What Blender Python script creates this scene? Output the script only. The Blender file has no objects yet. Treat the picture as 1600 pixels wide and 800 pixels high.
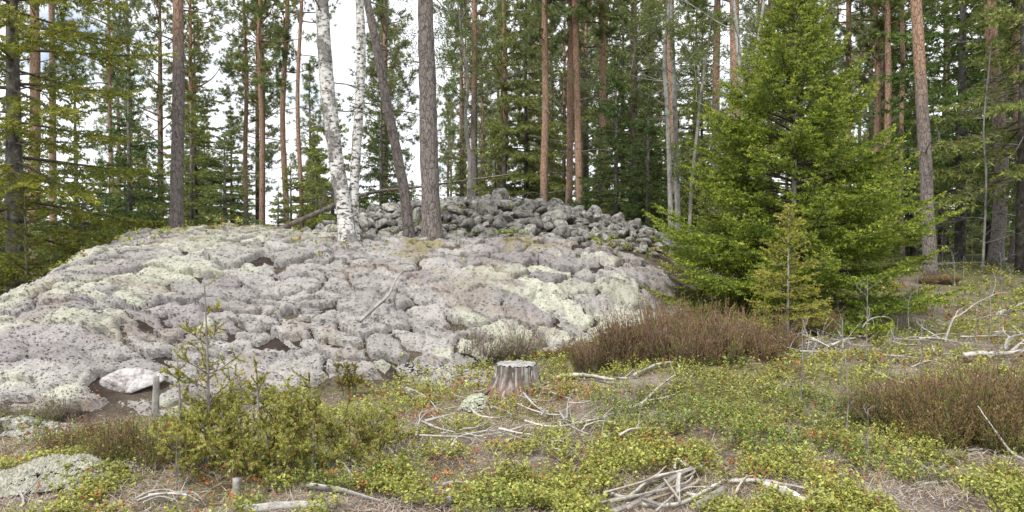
import bpy, math
import numpy as np
from math import radians, pi

# ------------------------------------------------------------------ camera, sky, sun, exposure
S = bpy.context.scene
COL = S.collection
FPX, HOR, EYE = 1232.0, 370.0, 1.6          # focal length in photo pixels (1600 wide), horizon row, eye height
PITCH = math.atan((400 - HOR) / FPX)
cam = bpy.data.cameras.new('camera'); camo = bpy.data.objects.new('camera', cam); COL.objects.link(camo)
cam.sensor_width = 36; cam.lens = 36 * FPX / 1600; cam.clip_start = .05; cam.clip_end = 3000
camo.location = (0, 0, EYE); camo.rotation_euler = (pi / 2 - PITCH, 0, 0)
S.camera = camo
S.render.resolution_x, S.render.resolution_y = 1024, 512

SUN_EL, SUN_AZ = radians(58), radians(215)   # azimuth clockwise from +Y: behind the camera, a little to the left
W = bpy.data.worlds.new('World'); S.world = W; W.use_nodes = True
nt = W.node_tree; N = nt.nodes; Lk = nt.links
for n in list(N): N.remove(n)
wo = N.new('ShaderNodeOutputWorld'); bg = N.new('ShaderNodeBackground'); sky = N.new('ShaderNodeTexSky')
sky.sky_type = 'NISHITA'; sky.sun_disc = False; sky.sun_elevation = SUN_EL; sky.sun_rotation = SUN_AZ
sky.air_density = 1.0; sky.dust_density = .6; sky.ozone_density = 1.5
tc = N.new('ShaderNodeTexCoord'); mp = N.new('ShaderNodeMapping'); mp.inputs['Scale'].default_value = (1, 1, 2.2)
cn = N.new('ShaderNodeTexNoise'); cn.inputs['Scale'].default_value = 3.4; cn.inputs['Detail'].default_value = 8; cn.inputs['Roughness'].default_value = .58
cr = N.new('ShaderNodeValToRGB'); cr.color_ramp.elements[0].position = .30; cr.color_ramp.elements[1].position = .46
mx = N.new('ShaderNodeMix'); mx.data_type = 'RGBA'; mx.inputs['B'].default_value = (9.6, 9.9, 10.4, 1)
Lk.new(tc.outputs['Generated'], mp.inputs['Vector']); Lk.new(mp.outputs['Vector'], cn.inputs['Vector'])
Lk.new(cn.outputs['Fac'], cr.inputs['Fac']); Lk.new(cr.outputs['Color'], mx.inputs['Factor'])
Lk.new(sky.outputs['Color'], mx.inputs['A']); Lk.new(mx.outputs['Result'], bg.inputs['Color'])
bg.inputs['Strength'].default_value = .11; Lk.new(bg.outputs['Background'], wo.inputs['Surface'])

sl = bpy.data.lights.new('sun', 'SUN'); sl.energy = 3.0; sl.angle = radians(7); sl.color = (1, .95, .87)
so = bpy.data.objects.new('sun', sl); COL.objects.link(so)
so.rotation_euler = (pi / 2 - SUN_EL, 0, pi - SUN_AZ)
so.location = (0, -10, 30)
vs = S.view_settings; vs.view_transform = 'Standard'; vs.look = 'None'; vs.gamma = 1; vs.exposure = .4; vs.use_curve_mapping = False
S.cycles.max_bounces = 6; S.cycles.diffuse_bounces = 3; S.cycles.transmission_bounces = 3; S.cycles.glossy_bounces = 2

# ------------------------------------------------------------------ numeric helpers
def sst(a, b, x):
    t = np.clip((np.asarray(x, float) - a) / (b - a), 0, 1); return t * t * (3 - 2 * t)

def _h(ix, iy, s):
    n = (ix.astype(np.int64) * 374761393 + iy.astype(np.int64) * 668265263 + s * 974634777) & 0x7fffffff
    n = ((n ^ (n >> 13)) * 1274126177) & 0x7fffffff
    return ((n ^ (n >> 16)) & 0xffff) / 65535.0

def vnoise(x, y, s=0):
    x = np.asarray(x, float); y = np.asarray(y, float)
    x, y = np.broadcast_arrays(x, y)
    ix = np.floor(x); iy = np.floor(y); fx = x - ix; fy = y - iy
    fx = fx * fx * (3 - 2 * fx); fy = fy * fy * (3 - 2 * fy)
    a = _h(ix, iy, s); b = _h(ix + 1, iy, s); c = _h(ix, iy + 1, s); d = _h(ix + 1, iy + 1, s)
    return (a * (1 - fx) + b * fx) * (1 - fy) + (c * (1 - fx) + d * fx) * fy

def fbm(x, y, s=0, o=4):
    v = 0; a = .5
    for i in range(o):
        v = v + a * vnoise(x, y, s + i * 17); x = x * 2.03 + 3.1; y = y * 2.03 + 1.7; a *= .5
    return v / (1 - .5 ** o)

def nrm(a): return a / np.maximum(np.linalg.norm(a, axis=-1, keepdims=True), 1e-9)

def runit(r, *shape):
    return nrm(r.normal(size=shape + (3,)))

# ------------------------------------------------------------------ the lie of the land
def mound_t(x, y):
    yb = np.interp(x, [-12, -9, -4.4, -1.2, 1.9, 3.4], [4.4, 4.9, 6.2, 8.6, 11.0, 12.7])
    yc = np.interp(x, [-12, -9, -7, -3, -1.4, 2, 3.4], [13.5, 13.5, 14, 13.5, 13, 13.2, 13.6])
    return (y - yb) / (yc - yb), yc

def mound_L(x, y):
    return sst(-9.3, -6.6, x + .3 * (y - 14))

def cairn(x, y):
    r2 = ((x + .35) / 4.05) ** 2 + ((y - 17.9) / 3.1) ** 2
    return .84 * np.clip(1 - r2, 0, 1) ** .75

def H(x, y, rough=True):
    x = np.asarray(x, float); y = np.asarray(y, float)
    base = .062 * np.clip(y - 4.5, 0, 14) * sst(-1.5, 2.8, x)
    base = base - 1.6 * sst(-6, -14, x) * sst(9, 24, y) - 1.2 * sst(2, -14, x) * sst(24, 46, y)
    t, yc = mound_t(x, y)
    hc = np.interp(x, [-12, -9, -7, -6.4, -4.9, -3.4, -1.4, .65, 1.4, 2.1, 2.6, 3.4, 4.6],
                   [1.3, 1.5, 1.53, 1.64, 1.74, 1.6, 1.5, 1.52, 1.42, 1.2, .96, .56, .18])
    hb = np.interp(x, [-12, -5, 0, 3.3, 6, 9], [1.3, 1.6, 1.5, 1.3, .9, .8])
    k = sst(0, 2.6, y - yc)
    f = np.where(t < 1, 1 - np.clip(1 - t, 0, 1) ** 1.4, 1.0)
    f = np.where(t < 0, 0, f)
    m = (hc * (1 - k) + hb * k) * f * mound_L(x, y) * (1 - sst(21, 30, y))
    lump = (fbm(x * .55, y * .55, 5, 3) - .5) * .5 * sst(0, .35, t) * (1 - sst(.8, 1.0, t)) * mound_L(x, y)
    z = np.maximum(base, m) + np.where(m > base, lump, 0) + cairn(x, y)
    if rough:
        fore = 1 - sst(-.22, .0, t) * (1 - sst(21, 24, y)) * sst(.2, .5, mound_L(x, y)) * (x < 4)
        z = z + fore * ((fbm(x * 1.3, y * 1.3, 11, 4) - .5) * .16 + (fbm(x * .25, y * .25, 12, 2) - .5) * .2) * sst(1.5, 4, np.hypot(x, y))
    return z

CT, ST = math.cos(PITCH), math.sin(PITCH)
def ray(px, py):
    a = (px - 800) / FPX; b = (400 - py) / FPX
    return np.array([a, CT + b * ST, -ST + b * CT])

def gpt(px, py, far=60):
    """point of the land seen at a photo pixel"""
    d = ray(px, py); d = d / d[1]
    Y = np.concatenate([np.arange(3, 20, .02), np.arange(20, far, .1)])
    z = EYE + d[2] * Y; g = H(d[0] * Y, Y)
    i = np.argmax(z <= g)
    if not (z <= g).any(): i = len(Y) - 1
    return np.array([d[0] * Y[i], Y[i], g[i]])

def at(px, py, Y):
    d = ray(px, py); return np.array([d[0] / d[1] * Y, Y, EYE + d[2] / d[1] * Y])

# ------------------------------------------------------------------ mesh helpers
class MB:
    def __init__(s): s.V = []; s.F = []; s.C = []; s.n = 0
    def add(s, V, F, col):
        V = np.asarray(V, float).reshape(-1, 3); F = np.asarray(F, int)
        c = np.broadcast_to(np.asarray(col, float), V.shape)
        s.V.append(V); s.F.append(F + s.n); s.C.append(c); s.n += len(V); return s
    def mesh(s, name, mat, smooth=False):
        V = np.concatenate(s.V); C = np.concatenate(s.C)
        me = bpy.data.meshes.new(name)
        me.vertices.add(len(V)); me.vertices.foreach_set('co', V.astype(np.float32).ravel())
        tot = np.concatenate([np.full(len(f), f.shape[1]) for f in s.F])
        loops = np.concatenate([f.ravel() for f in s.F])
        me.loops.add(len(loops)); me.polygons.add(len(tot))
        me.loops.foreach_set('vertex_index', loops.astype(np.int32))
        me.polygons.foreach_set('loop_start', np.concatenate([[0], np.cumsum(tot)[:-1]]).astype(np.int32))
        me.polygons.foreach_set('loop_total', tot.astype(np.int32))
        me.polygons.foreach_set('use_smooth', (tot == 4) if smooth == 'quads' else np.full(len(tot), bool(smooth)))
        me.update(calc_edges=True)
        at_ = me.color_attributes.new('Col', 'FLOAT_COLOR', 'POINT')
        at_.data.foreach_set('color', np.concatenate([C, np.ones((len(C), 1))], 1).astype(np.float32).ravel())
        me.materials.append(mat)
        return me
    def obj(s, name, mat, parent=None, smooth=False):
        return link(name, s.mesh(name, mat, smooth), parent)

def link(name, data, parent=None):
    o = bpy.data.objects.new(name, data); COL.objects.link(o)
    if parent is not None: o.parent = parent
    return o

def tag(o, label=None, cat=None, group=None, kind=None):
    if label: o['label'] = label
    if cat: o['category'] = cat
    if group: o['group'] = group
    if kind: o['kind'] = kind
    return o

def empty(name, loc, label=None, cat=None, group=None, rz=0):
    o = link(name, None); o.location = loc; o.rotation_euler = (0, 0, rz); o.empty_display_size = .2
    return tag(o, label, cat, group)

def tube(mb, P, R, col, sides=8, wob=0, seed=0, cap=True, streak=0):
    P = np.asarray(P, float); n = len(P); R = np.broadcast_to(np.asarray(R, float), (n,))
    T = nrm(np.gradient(P, axis=0))
    a = np.array([1., 0, 0]) if abs(T[0][0]) < .8 else np.array([0, 1., 0])
    U = np.zeros((n, 3)); u = a - T[0] * (a @ T[0])
    for i in range(n):
        u = u - T[i] * (u @ T[i]); u = u / np.linalg.norm(u); U[i] = u
    B = np.cross(T, U)
    th = np.arange(sides) * 2 * pi / sides
    rr = np.ones((n, sides))
    if wob:
        r = np.random.default_rng(seed); rr = 1 + wob * (r.random((n, sides)) - .5) * 2
    V = P[:, None] + (U[:, None] * np.cos(th)[None, :, None] + B[:, None] * np.sin(th)[None, :, None]) * (R[:, None] * rr)[..., None]
    i = np.arange(n - 1)[:, None] * sides; j = np.arange(sides)[None]; j2 = (j + 1) % sides
    F = np.stack([i + j, i + j2, i + sides + j2, i + sides + j], -1).reshape(-1, 4)
    c = np.asarray(col, float)
    if c.ndim == 2: c = np.repeat(c, sides, 0)
    if streak: c = c * np.tile(1 + streak * np.random.default_rng(seed + 7).normal(size=sides).clip(-1.6, 1.3), n)[:, None]
    mb.add(V.reshape(-1, 3), F, c)
    if cap:
        k = np.arange(1, sides - 1)
        t0 = np.stack([np.zeros_like(k), k + 1, k], -1); t1 = np.stack([np.zeros_like(k), k, k + 1], -1)
        mb.F.append(np.concatenate([t0, t1 + (n - 1) * sides]) + mb.n - n * sides)
    return mb

def smooth_poly(P, m=5):
    P = np.asarray(P, float)
    if len(P) < 3:
        t = np.linspace(0, 1, m + 1)[:, None]; return P[0] * (1 - t) + P[-1] * t
    Q = np.concatenate([[2 * P[0] - P[1]], P, [2 * P[-1] - P[-2]]]); out = []
    for i in range(1, len(Q) - 2):
        t = np.arange(m)[:, None] / m
        a, b, c, d = Q[i - 1], Q[i], Q[i + 1], Q[i + 2]
        out.append(.5 * ((2 * b) + (c - a) * t + (2 * a - 5 * b + 4 * c - d) * t ** 2 + (3 * b - a - 3 * c + d) * t ** 3))
    return np.concatenate(out + [P[-1:]])

def needles(mb, P0, P1, n, Ln, Wd, col, r, ang=(35, 70), up=0.0, jit=.18):
    """needles standing off a set of shoots; one thin triangle each"""
    m = len(P0)
    if m == 0: return
    col = np.broadcast_to(np.asarray(col, float), (m, 3)) * (1 + jit * r.normal(size=(m, 1)).clip(-2, 2))
    ax = nrm(P1 - P0)[:, None]
    b = P0[:, None] + (P1 - P0)[:, None] * r.random((m, n, 1))
    u = runit(r, m, n) + np.array([0, 0, up]); u = nrm(u - ax * (u * ax).sum(-1, keepdims=True))
    a = np.radians(r.uniform(ang[0], ang[1], (m, n, 1)))
    d = ax * np.cos(a) + u * np.sin(a)
    L = Ln * r.uniform(.75, 1.25, (m, n, 1))
    s = nrm(np.cross(d, runit(r, m, n))) * (Wd / 2)
    V = np.stack([b - s, b + s, b + d * L], 2)
    C = np.repeat(np.repeat(np.clip(col, .003, 1), n, 0) * (1 + .12 * r.normal(size=(m * n, 1)).clip(-2, 2)), 3, 0)
    mb.add(V.reshape(-1, 3), np.arange(m * n * 3).reshape(-1, 3), np.clip(C, .003, 1))

def seg_tubes(mb, P0, P1, r0, r1, col, sides=3):
    """many short tapering sticks at once"""
    m = len(P0)
    if m == 0: return
    r0 = np.broadcast_to(np.asarray(r0, float), (m,)); r1 = np.broadcast_to(np.asarray(r1, float), (m,))
    d = nrm(P1 - P0); a = np.where(np.abs(d[:, 2:3]) < .8, np.array([[0, 0, 1.]]), np.array([[1., 0, 0]]))
    u = nrm(np.cross(d, a)); v = np.cross(d, u)
    th = np.arange(sides) * 2 * pi / sides
    ring = u[:, None] * np.cos(th)[None, :, None] + v[:, None] * np.sin(th)[None, :, None]
    V = np.concatenate([P0[:, None] + ring * r0[:, None, None], P1[:, None] + ring * r1[:, None, None]], 1)
    j = np.arange(sides); j2 = (j + 1) % sides
    f = np.stack([j, j2, sides + j2, sides + j], -1)
    F = (np.arange(m)[:, None, None] * 2 * sides + f[None]).reshape(-1, 4)
    c = np.asarray(col, float)
    if c.ndim == 2: c = np.repeat(c, 2 * sides, 0)
    mb.add(V.reshape(-1, 3), F, c)

# ------------------------------------------------------------------ materials
def material(name, build):
    m = bpy.data.materials.new(name); m.use_nodes = True
    t = m.node_tree; b = t.nodes['Principled BSDF']; build(t, t.nodes, t.links, b); return m

def n_noise(n, l, vec, scale, detail=4, rough=.55):
    t = n.new('ShaderNodeTexNoise'); t.inputs['Scale'].default_value = scale; t.inputs['Detail'].default_value = detail
    t.inputs['Roughness'].default_value = rough
    if vec is not None: l.new(vec, t.inputs['Vector'])
    return t

def n_ramp(n, l, fac, stops):
    r = n.new('ShaderNodeValToRGB'); e = r.color_ramp.elements
    while len(e) < len(stops): e.new(.5)
    for i, (p, c) in enumerate(stops):
        e[i].position = p; e[i].color = (c, c, c, 1) if not hasattr(c, '__len__') else (*c, 1)
    l.new(fac, r.inputs['Fac']); return r

def n_mix(n, l, fac, a, b, mode='MIX'):
    m = n.new('ShaderNodeMix'); m.data_type = 'RGBA'; m.blend_type = mode
    for s, v in (('Factor', fac), ('A', a), ('B', b)):
        if hasattr(v, 'default_value'): l.new(v, m.inputs[s])
        elif s == 'Factor': m.inputs[s].default_value = v
        else: m.inputs[s].default_value = (*v, 1)
    return m.outputs['Result']

def n_bump(n, l, h, b, strength=.5, dist=.02):
    u = n.new('ShaderNodeBump'); u.inputs['Strength'].default_value = strength; u.inputs['Distance'].default_value = dist
    l.new(h, u.inputs['Height']); l.new(u.outputs['Normal'], b.inputs['Normal']); return u

def n_obj(n): return n.new('ShaderNodeTexCoord').outputs['Object']
def n_col(n):
    a = n.new('ShaderNodeAttribute'); a.attribute_name = 'Col'; return a.outputs['Color']

def f_foliage(trans=.25, rough=.6):
    def f(t, n, l, b):
        c = n_col(n); oi = n.new('ShaderNodeObjectInfo')
        hs = n.new('ShaderNodeHueSaturation')
        mr = n.new('ShaderNodeMapRange'); mr.inputs['To Min'].default_value = .82; mr.inputs['To Max'].default_value = 1.15
        l.new(oi.outputs['Random'], mr.inputs['Value']); l.new(mr.outputs['Result'], hs.inputs['Value']); l.new(c, hs.inputs['Color'])
        l.new(hs.outputs['Color'], b.inputs['Base Color']); b.inputs['Roughness'].default_value = rough
        b.inputs['Specular IOR Level'].default_value = .3
        tr = n.new('ShaderNodeBsdfTranslucent'); l.new(hs.outputs['Color'], tr.inputs['Color'])
        mxs = n.new('ShaderNodeMixShader'); mxs.inputs['Fac'].default_value = trans
        l.new(b.outputs[0], mxs.inputs[1]); l.new(tr.outputs[0], mxs.inputs[2])
        l.new(mxs.outputs[0], n['Material Output'].inputs['Surface'])
    return f
M_needle = material('conifer_needles', f_foliage(.38, .5))
M_leaf = material('small_leaves', f_foliage(.3, .45))
M_dry = material('dry_litter', f_foliage(.1, .85))

def f_pinebark(t, n, l, b):
    v = n_obj(n); m = n.new('ShaderNodeMapping'); m.inputs['Scale'].default_value = (1, 1, .38); l.new(v, m.inputs['Vector'])
    vo = n.new('ShaderNodeTexVoronoi'); vo.feature = 'DISTANCE_TO_EDGE'; vo.inputs['Scale'].default_value = 17
    dn = n_noise(n, l, m.outputs['Vector'], 9, 3); w = n_mix(n, l, .16, m.outputs['Vector'], dn.outputs['Color'], 'ADD')
    l.new(w, vo.inputs['Vector'])
    pl = n_ramp(n, l, vo.outputs['Distance'], [(0, .35), (.09, 1)])
    no = n_noise(n, l, v, 22, 5, .65); nr = n_ramp(n, l, no.outputs['Fac'], [(.25, .6), (.75, 1.35)])
    c = n_mix(n, l, 1, n_col(n), pl.outputs['Color'], 'MULTIPLY'); c = n_mix(n, l, 1, c, nr.outputs['Color'], 'MULTIPLY')
    li = n_noise(n, l, v, 5, 5, .7); lr = n_ramp(n, l, li.outputs['Fac'], [(.58, 0), (.72, .45)])
    c = n_mix(n, l, lr.outputs['Color'], c, (.22, .21, .19))
    l.new(c, b.inputs['Base Color']); b.inputs['Roughness'].default_value = .9
    hh = n_mix(n, l, .5, pl.outputs['Color'], no.outputs['Color']); n_bump(n, l, hh, b, .9, .03)
M_pine = material('pine_bark', f_pinebark)

def f_birch(t, n, l, b):
    v = n_obj(n); m = n.new('ShaderNodeMapping'); m.inputs['Scale'].default_value = (1, 1, 2.0); l.new(v, m.inputs['Vector'])
    a = n_noise(n, l, m.outputs['Vector'], 13, 5, .65); ar = n_ramp(n, l, a.outputs['Fac'], [(.40, (.05, .043, .04)), (.45, (.3, .28, .26)), (.5, (.68, .66, .63))])
    m2 = n.new('ShaderNodeMapping'); m2.inputs['Scale'].default_value = (1, 1, .55); l.new(v, m2.inputs['Vector'])
    p = n_noise(n, l, m2.outputs['Vector'], 3.6, 7, .75); pr = n_ramp(n, l, p.outputs['Fac'], [(.5, 0), (.57, .9)])
    g = n_noise(n, l, v, 30, 4); gr = n_ramp(n, l, g.outputs['Fac'], [(.3, (.05, .045, .042)), (.7, (.24, .22, .2))])
    c = n_mix(n, l, pr.outputs['Color'], ar.outputs['Color'], gr.outputs['Color'])
    c = n_mix(n, l, 1, c, n_col(n), 'MULTIPLY')
    l.new(c, b.inputs['Base Color']); b.inputs['Roughness'].default_value = .75
    n_bump(n, l, n_mix(n, l, .5, pr.outputs['Color'], g.outputs['Color']), b, .8, .02)
M_birch = material('birch_bark', f_birch)

def f_greybark(t, n, l, b):
    v = n_obj(n); m = n.new('ShaderNodeMapping'); m.inputs['Scale'].default_value = (1, 1, .4); l.new(v, m.inputs['Vector'])
    a = n_noise(n, l, m.outputs['Vector'], 14, 6, .7); r = n_ramp(n, l, a.outputs['Fac'], [(.3, .45), (.7, 1.4)])
    p = n_noise(n, l, v, 7, 5, .7); pr = n_ramp(n, l, p.outputs['Fac'], [(.52, 0), (.6, .5)])
    dk = n_noise(n, l, v, 4.5, 5, .7); dr = n_ramp(n, l, dk.outputs['Fac'], [(.38, .35), (.52, 1)])
    c = n_mix(n, l, 1, n_col(n), r.outputs['Color'], 'MULTIPLY'); c = n_mix(n, l, pr.outputs['Color'], c, (.36, .36, .33)); c = n_mix(n, l, 1, c, dr.outputs['Color'], 'MULTIPLY')
    l.new(c, b.inputs['Base Color']); b.inputs['Roughness'].default_value = .9; n_bump(n, l, a.outputs['Fac'], b, .8, .02)
M_grey = material('grey_bark', f_greybark)

def f_wood(t, n, l, b):
    v = n_obj(n)
    a = n_noise(n, l, v, 26, 6, .7); r = n_ramp(n, l, a.outputs['Fac'], [(.3, .5), (.55, 1.0), (.75, 1.25)])
    p = n_noise(n, l, v, 4, 4, .6); pr = n_ramp(n, l, p.outputs['Fac'], [(.52, 0), (.68, .5)])
    c = n_mix(n, l, 1, n_col(n), r.outputs['Color'], 'MULTIPLY'); c = n_mix(n, l, pr.outputs['Color'], c, (.16, .135, .115))
    l.new(c, b.inputs['Base Color']); b.inputs['Roughness'].default_value = .8; n_bump(n, l, a.outputs['Fac'], b, .6, .01)
M_wood = material('bleached_wood', f_wood)

def f_lichen(t, n, l, b):
    v = n_obj(n)
    a = n_noise(n, l, v, 55, 5, .75); r = n_ramp(n, l, a.outputs['Fac'], [(.3, .76), (.5, 1.0), (.72, 1.16)])
    vo = n.new('ShaderNodeTexVoronoi'); vo.inputs['Scale'].default_value = 34; l.new(v, vo.inputs['Vector'])
    vr = n_ramp(n, l, vo.outputs['Distance'], [(.1, 1.08), (.7, .82)])
    c = n_mix(n, l, 1, n_col(n), r.outputs['Color'], 'MULTIPLY'); c = n_mix(n, l, 1, c, vr.outputs['Color'], 'MULTIPLY')
    l.new(c, b.inputs['Base Color']); b.inputs['Roughness'].default_value = .95; b.inputs['Specular IOR Level'].default_value = .1
    n_bump(n, l, n_mix(n, l, .5, vr.outputs['Color'], a.outputs['Color']), b, .8, .03)
M_lichen = material('reindeer_lichen', f_lichen)

def f_stone(t, n, l, b):
    v = n_obj(n); oi = n.new('ShaderNodeObjectInfo')
    ad = n.new('ShaderNodeVectorMath'); ad.operation = 'ADD'; l.new(v, ad.inputs[0])
    sc = n.new('ShaderNodeVectorMath'); sc.operation = 'SCALE'; sc.inputs[0].default_value = (37, 19, 53); l.new(oi.outputs['Random'], sc.inputs['Scale']); l.new(sc.outputs[0], ad.inputs[1])
    v = ad.outputs[0]
    a = n_noise(n, l, v, 2.6, 6, .72); ar = n_ramp(n, l, a.outputs['Fac'], [(.36, (.07, .064, .058)), (.44, (.2, .185, .165)), (.5, (.4, .38, .345)), (.6, (.56, .55, .48))])
    s = n_noise(n, l, v, 24, 4, .7); sr = n_ramp(n, l, s.outputs['Fac'], [(.3, .55), (.7, 1.3)])
    c = n_mix(n, l, 1, ar.outputs['Color'], sr.outputs['Color'], 'MULTIPLY')
    mr = n.new('ShaderNodeMapRange'); mr.inputs['To Min'].default_value = .45; mr.inputs['To Max'].default_value = .95; l.new(oi.outputs['Random'], mr.inputs['Value'])
    c = n_mix(n, l, 1, c, mr.outputs['Result'], 'MULTIPLY'); c = n_mix(n, l, 1, c, n_col(n), 'MULTIPLY')
    l.new(c, b.inputs['Base Color']); b.inputs['Roughness'].default_value = .92
    n_bump(n, l, n_mix(n, l, .5, a.outputs['Color'], s.outputs['Color']), b, 1.0, .05)
M_stone = material('lichen_spotted_stone', f_stone)

def f_ground(t, n, l, b):
    v = n_obj(n)
    a = n_noise(n, l, v, 9, 8, .75); r = n_ramp(n, l, a.outputs['Fac'], [(.28, .45), (.5, 1.0), (.72, 1.5)])
    f = n_noise(n, l, v, 60, 5, .8); fr = n_ramp(n, l, f.outputs['Fac'], [(.3, .5), (.7, 1.5)])
    c = n_mix(n, l, 1, n_col(n), r.outputs['Color'], 'MULTIPLY'); c = n_mix(n, l, 1, c, fr.outputs['Color'], 'MULTIPLY')
    l.new(c, b.inputs['Base Color']); b.inputs['Roughness'].default_value = .97; b.inputs['Specular IOR Level'].default_value = .1
    n_bump(n, l, n_mix(n, l, .5, a.outputs['Color'], f.outputs['Color']), b, 1.0, .06)
M_ground = material('forest_floor', f_ground)

# ------------------------------------------------------------------ ground sheet
def axis_pts(lo, hi, fine_lo, fine_hi, step, g=1.16):
    c = list(np.arange(fine_lo, fine_hi + 1e-6, step)); s = step
    while c[-1] < hi: s *= g; c.append(c[-1] + s)
    s = step
    while c[0] > lo: s *= g; c.insert(0, c[0] - s)
    return np.array(c)
gx = axis_pts(-500, 500, -9.5, 9.5, .095); gy = axis_pts(-120, 700, 3.8, 16, .095)
X, Y = np.meshgrid(gx, gy); Z = H(X, Y)
tt, _ = mound_t(X, Y); Lm = mound_L(X, Y)
onm = sst(-.08, .06, tt + (fbm(X * 2, Y * 2, 31) - .5) * .25) * (1 - sst(22, 26, Y)) * sst(.1, .4, Lm) * (1 - sst(3.2, 4.2, X))
w1 = fbm(X * .9, Y * .9, 41)[..., None]; w2 = fbm(X * 2.3, Y * 2.3, 43)[..., None]
litter = np.array([.19, .148, .12]) * (1 - sst(.45, .62, w2)) + np.array([.29, .245, .205]) * sst(.45, .62, w2)
green = np.array([.2, .19, .06]); floor = litter * (1 - sst(.42, .6, w1) * .75) + green * sst(.42, .6, w1) * .75
soil = np.array([.06, .045, .038]) * (1 - sst(.45, .6, w2)) + np.array([.13, .105, .08]) * sst(.45, .6, w2)
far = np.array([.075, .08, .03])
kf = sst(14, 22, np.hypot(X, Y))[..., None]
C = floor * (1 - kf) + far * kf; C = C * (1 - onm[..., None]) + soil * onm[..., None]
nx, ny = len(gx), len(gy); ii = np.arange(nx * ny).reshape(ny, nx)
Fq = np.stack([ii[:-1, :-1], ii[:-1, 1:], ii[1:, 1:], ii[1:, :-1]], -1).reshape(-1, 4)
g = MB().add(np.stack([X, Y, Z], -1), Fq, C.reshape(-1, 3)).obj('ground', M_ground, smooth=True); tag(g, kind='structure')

# ------------------------------------------------------------------ lichen-covered rock outcrop: one cushion per cell of its broken carpet
rng = np.random.default_rng(4)
pts = []
tries = rng.uniform([-10.2, 4.6], [3.3, 15.6], (12000, 2))
t_, _ = mound_t(tries[:, 0], tries[:, 1])
ok = (t_ > -.02) & (t_ < 1.22) & (mound_L(tries[:, 0], tries[:, 1]) > .12) & (tries[:, 0] < 3.1) & (np.abs(tries[:, 0]) < .66 * tries[:, 1] + 1.2)
tries = tries[ok]
big = fbm(tries[:, 0] * .8, tries[:, 1] * .8, 61, 2)
for p, b_ in zip(tries, big):
    rad = np.interp(b_, [.35, .65], [.17, .36]) * (1 if p[1] > 8 else .8)
    if all((.68 * (p[0] - q[0])) ** 2 + (1.15 * (p[1] - q[1])) ** 2 > rad * rad for q in pts): pts.append(p)
pts = np.array(pts)
st = .024
lx = np.arange(-10.0, 3.4, st); ly = np.arange(4.9, 15.8, st * 1.25)
LX, LY = np.meshgrid(lx, ly)
t_, _ = mound_t(LX, LY)
edge = (fbm(LX * 1.7, LY * 1.7, 71, 3) - .5)
mk = np.minimum.reduce([(t_ + edge * .3 - .0) / .08, (1.2 + edge * .6 - t_) / .08, (mound_L(LX, LY) - .12) / .1, (2.95 - LX - edge * 1.6) / .25])
keep = (mk > -.3) & (np.abs(LX) < .66 * LY + 1.1)
wx = LX + (fbm(LX * 3.2, LY * 3.2, 81, 3) - .5) * .34; wy = LY + (fbm(LX * 3.2, LY * 3.2, 91, 3) - .5) * .34
qx = wx[keep]; qy = wy[keep]
F1 = np.full(qx.shape, 9.); F2 = F1.copy(); ID = np.zeros(qx.shape, int)
for k, p in enumerate(pts):
    d = np.hypot((qx - p[0]) * .68, (qy - p[1]) * 1.15)
    m1 = d < F1; F2 = np.where(m1, F1, np.minimum(F2, d)); ID = np.where(m1, k, ID); F1 = np.where(m1, d, F1)
ed = F2 - F1
crack = sst(.30, .52, fbm(qx * 1.1, qy * 1.1, 101, 3))
amp = rng.uniform(.045, .105, len(pts))[ID]
kx, ky = LX[keep], LY[keep]; mkk = np.clip(mk[keep], 0, 1); mkk = mkk * (2 - mkk)
rl = lambda f, s_: np.abs(2 * vnoise(kx * f + .6 * ky, ky * f * 1.1 - .5 * kx, s_) - 1) ** .8
lumps = .5 * rl(5, 111) + .32 * rl(10.5, 112) + .18 * rl(19, 113)
wd_ = rng.uniform(.08, .17, len(pts))[ID]
prof = np.sqrt(1 - (1 - np.clip(ed / wd_, 0, 1)) ** 2)
floor_ = .45 * (1 - crack) ** 1.5
dome = floor_ + (1 - floor_) * prof
zc = H(kx, ky) + mkk * (amp * dome + (lumps - .42) * .085 * (.35 + .65 * prof) - .015) - .18 * crack * np.exp(-(ed / .026) ** 2) - .04 * (1 - mkk)
hole = sst(.72, .78, fbm(LX[keep] * 1.5, LY[keep] * 1.5, 121, 4)) * sst(.35, .6, crack + .2)
qz = gpt(200, 606); hole = np.maximum(hole, 1 - sst(.16, .27, np.hypot((kx - qz[0]) * .8 - (ky - qz[1]) * .25, ky - qz[1]) + .1 * (lumps - .5)))
zc = zc - hole * .3
tone = fbm(LX[keep] * .45 + 3, LY[keep] * .7, 131, 3)
cellr = rng.normal(size=len(pts))
pale = sst(.5, .62, tone - .06 + .1 * cellr[ID] + (fbm(LX[keep] * 3, LY[keep] * 3, 133, 3) - .5) * .3)[:, None]
mauve = sst(.5, .66, fbm(LX[keep] * .8 + 9, LY[keep] * .8, 141, 3) + .09 * cellr[::-1][ID])[:, None]
cg = np.array([.365, .345, .325]); cm = np.array([.3, .276, .272]); cpv = np.array([.445, .44, .36])
lc = cg * (1 - mauve) + cm * mauve; lc = lc * (1 - pale) + cpv * pale; lc = lc * (1 + .09 * rng.normal(size=len(pts)).clip(-1.5, 1.5)[ID])[:, None]
ag = sst(.6, .72, fbm(LX[keep] * 2.2, LY[keep] * 2.2, 151, 4))[:, None]
lc = lc * (1 - .5 * ag) + np.array([.3, .25, .21]) * .5 * ag
ms = (sst(.5, .62, fbm(kx * 1.4, ky * 1.4, 161, 4) + .1 * sst(.75, 1.05, t_[keep]) - .12) * sst(.6, .95, t_[keep]))[:, None]; lc = lc * (1 - .75 * ms) + np.array([.25, .215, .09]) * .75 * ms
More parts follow.
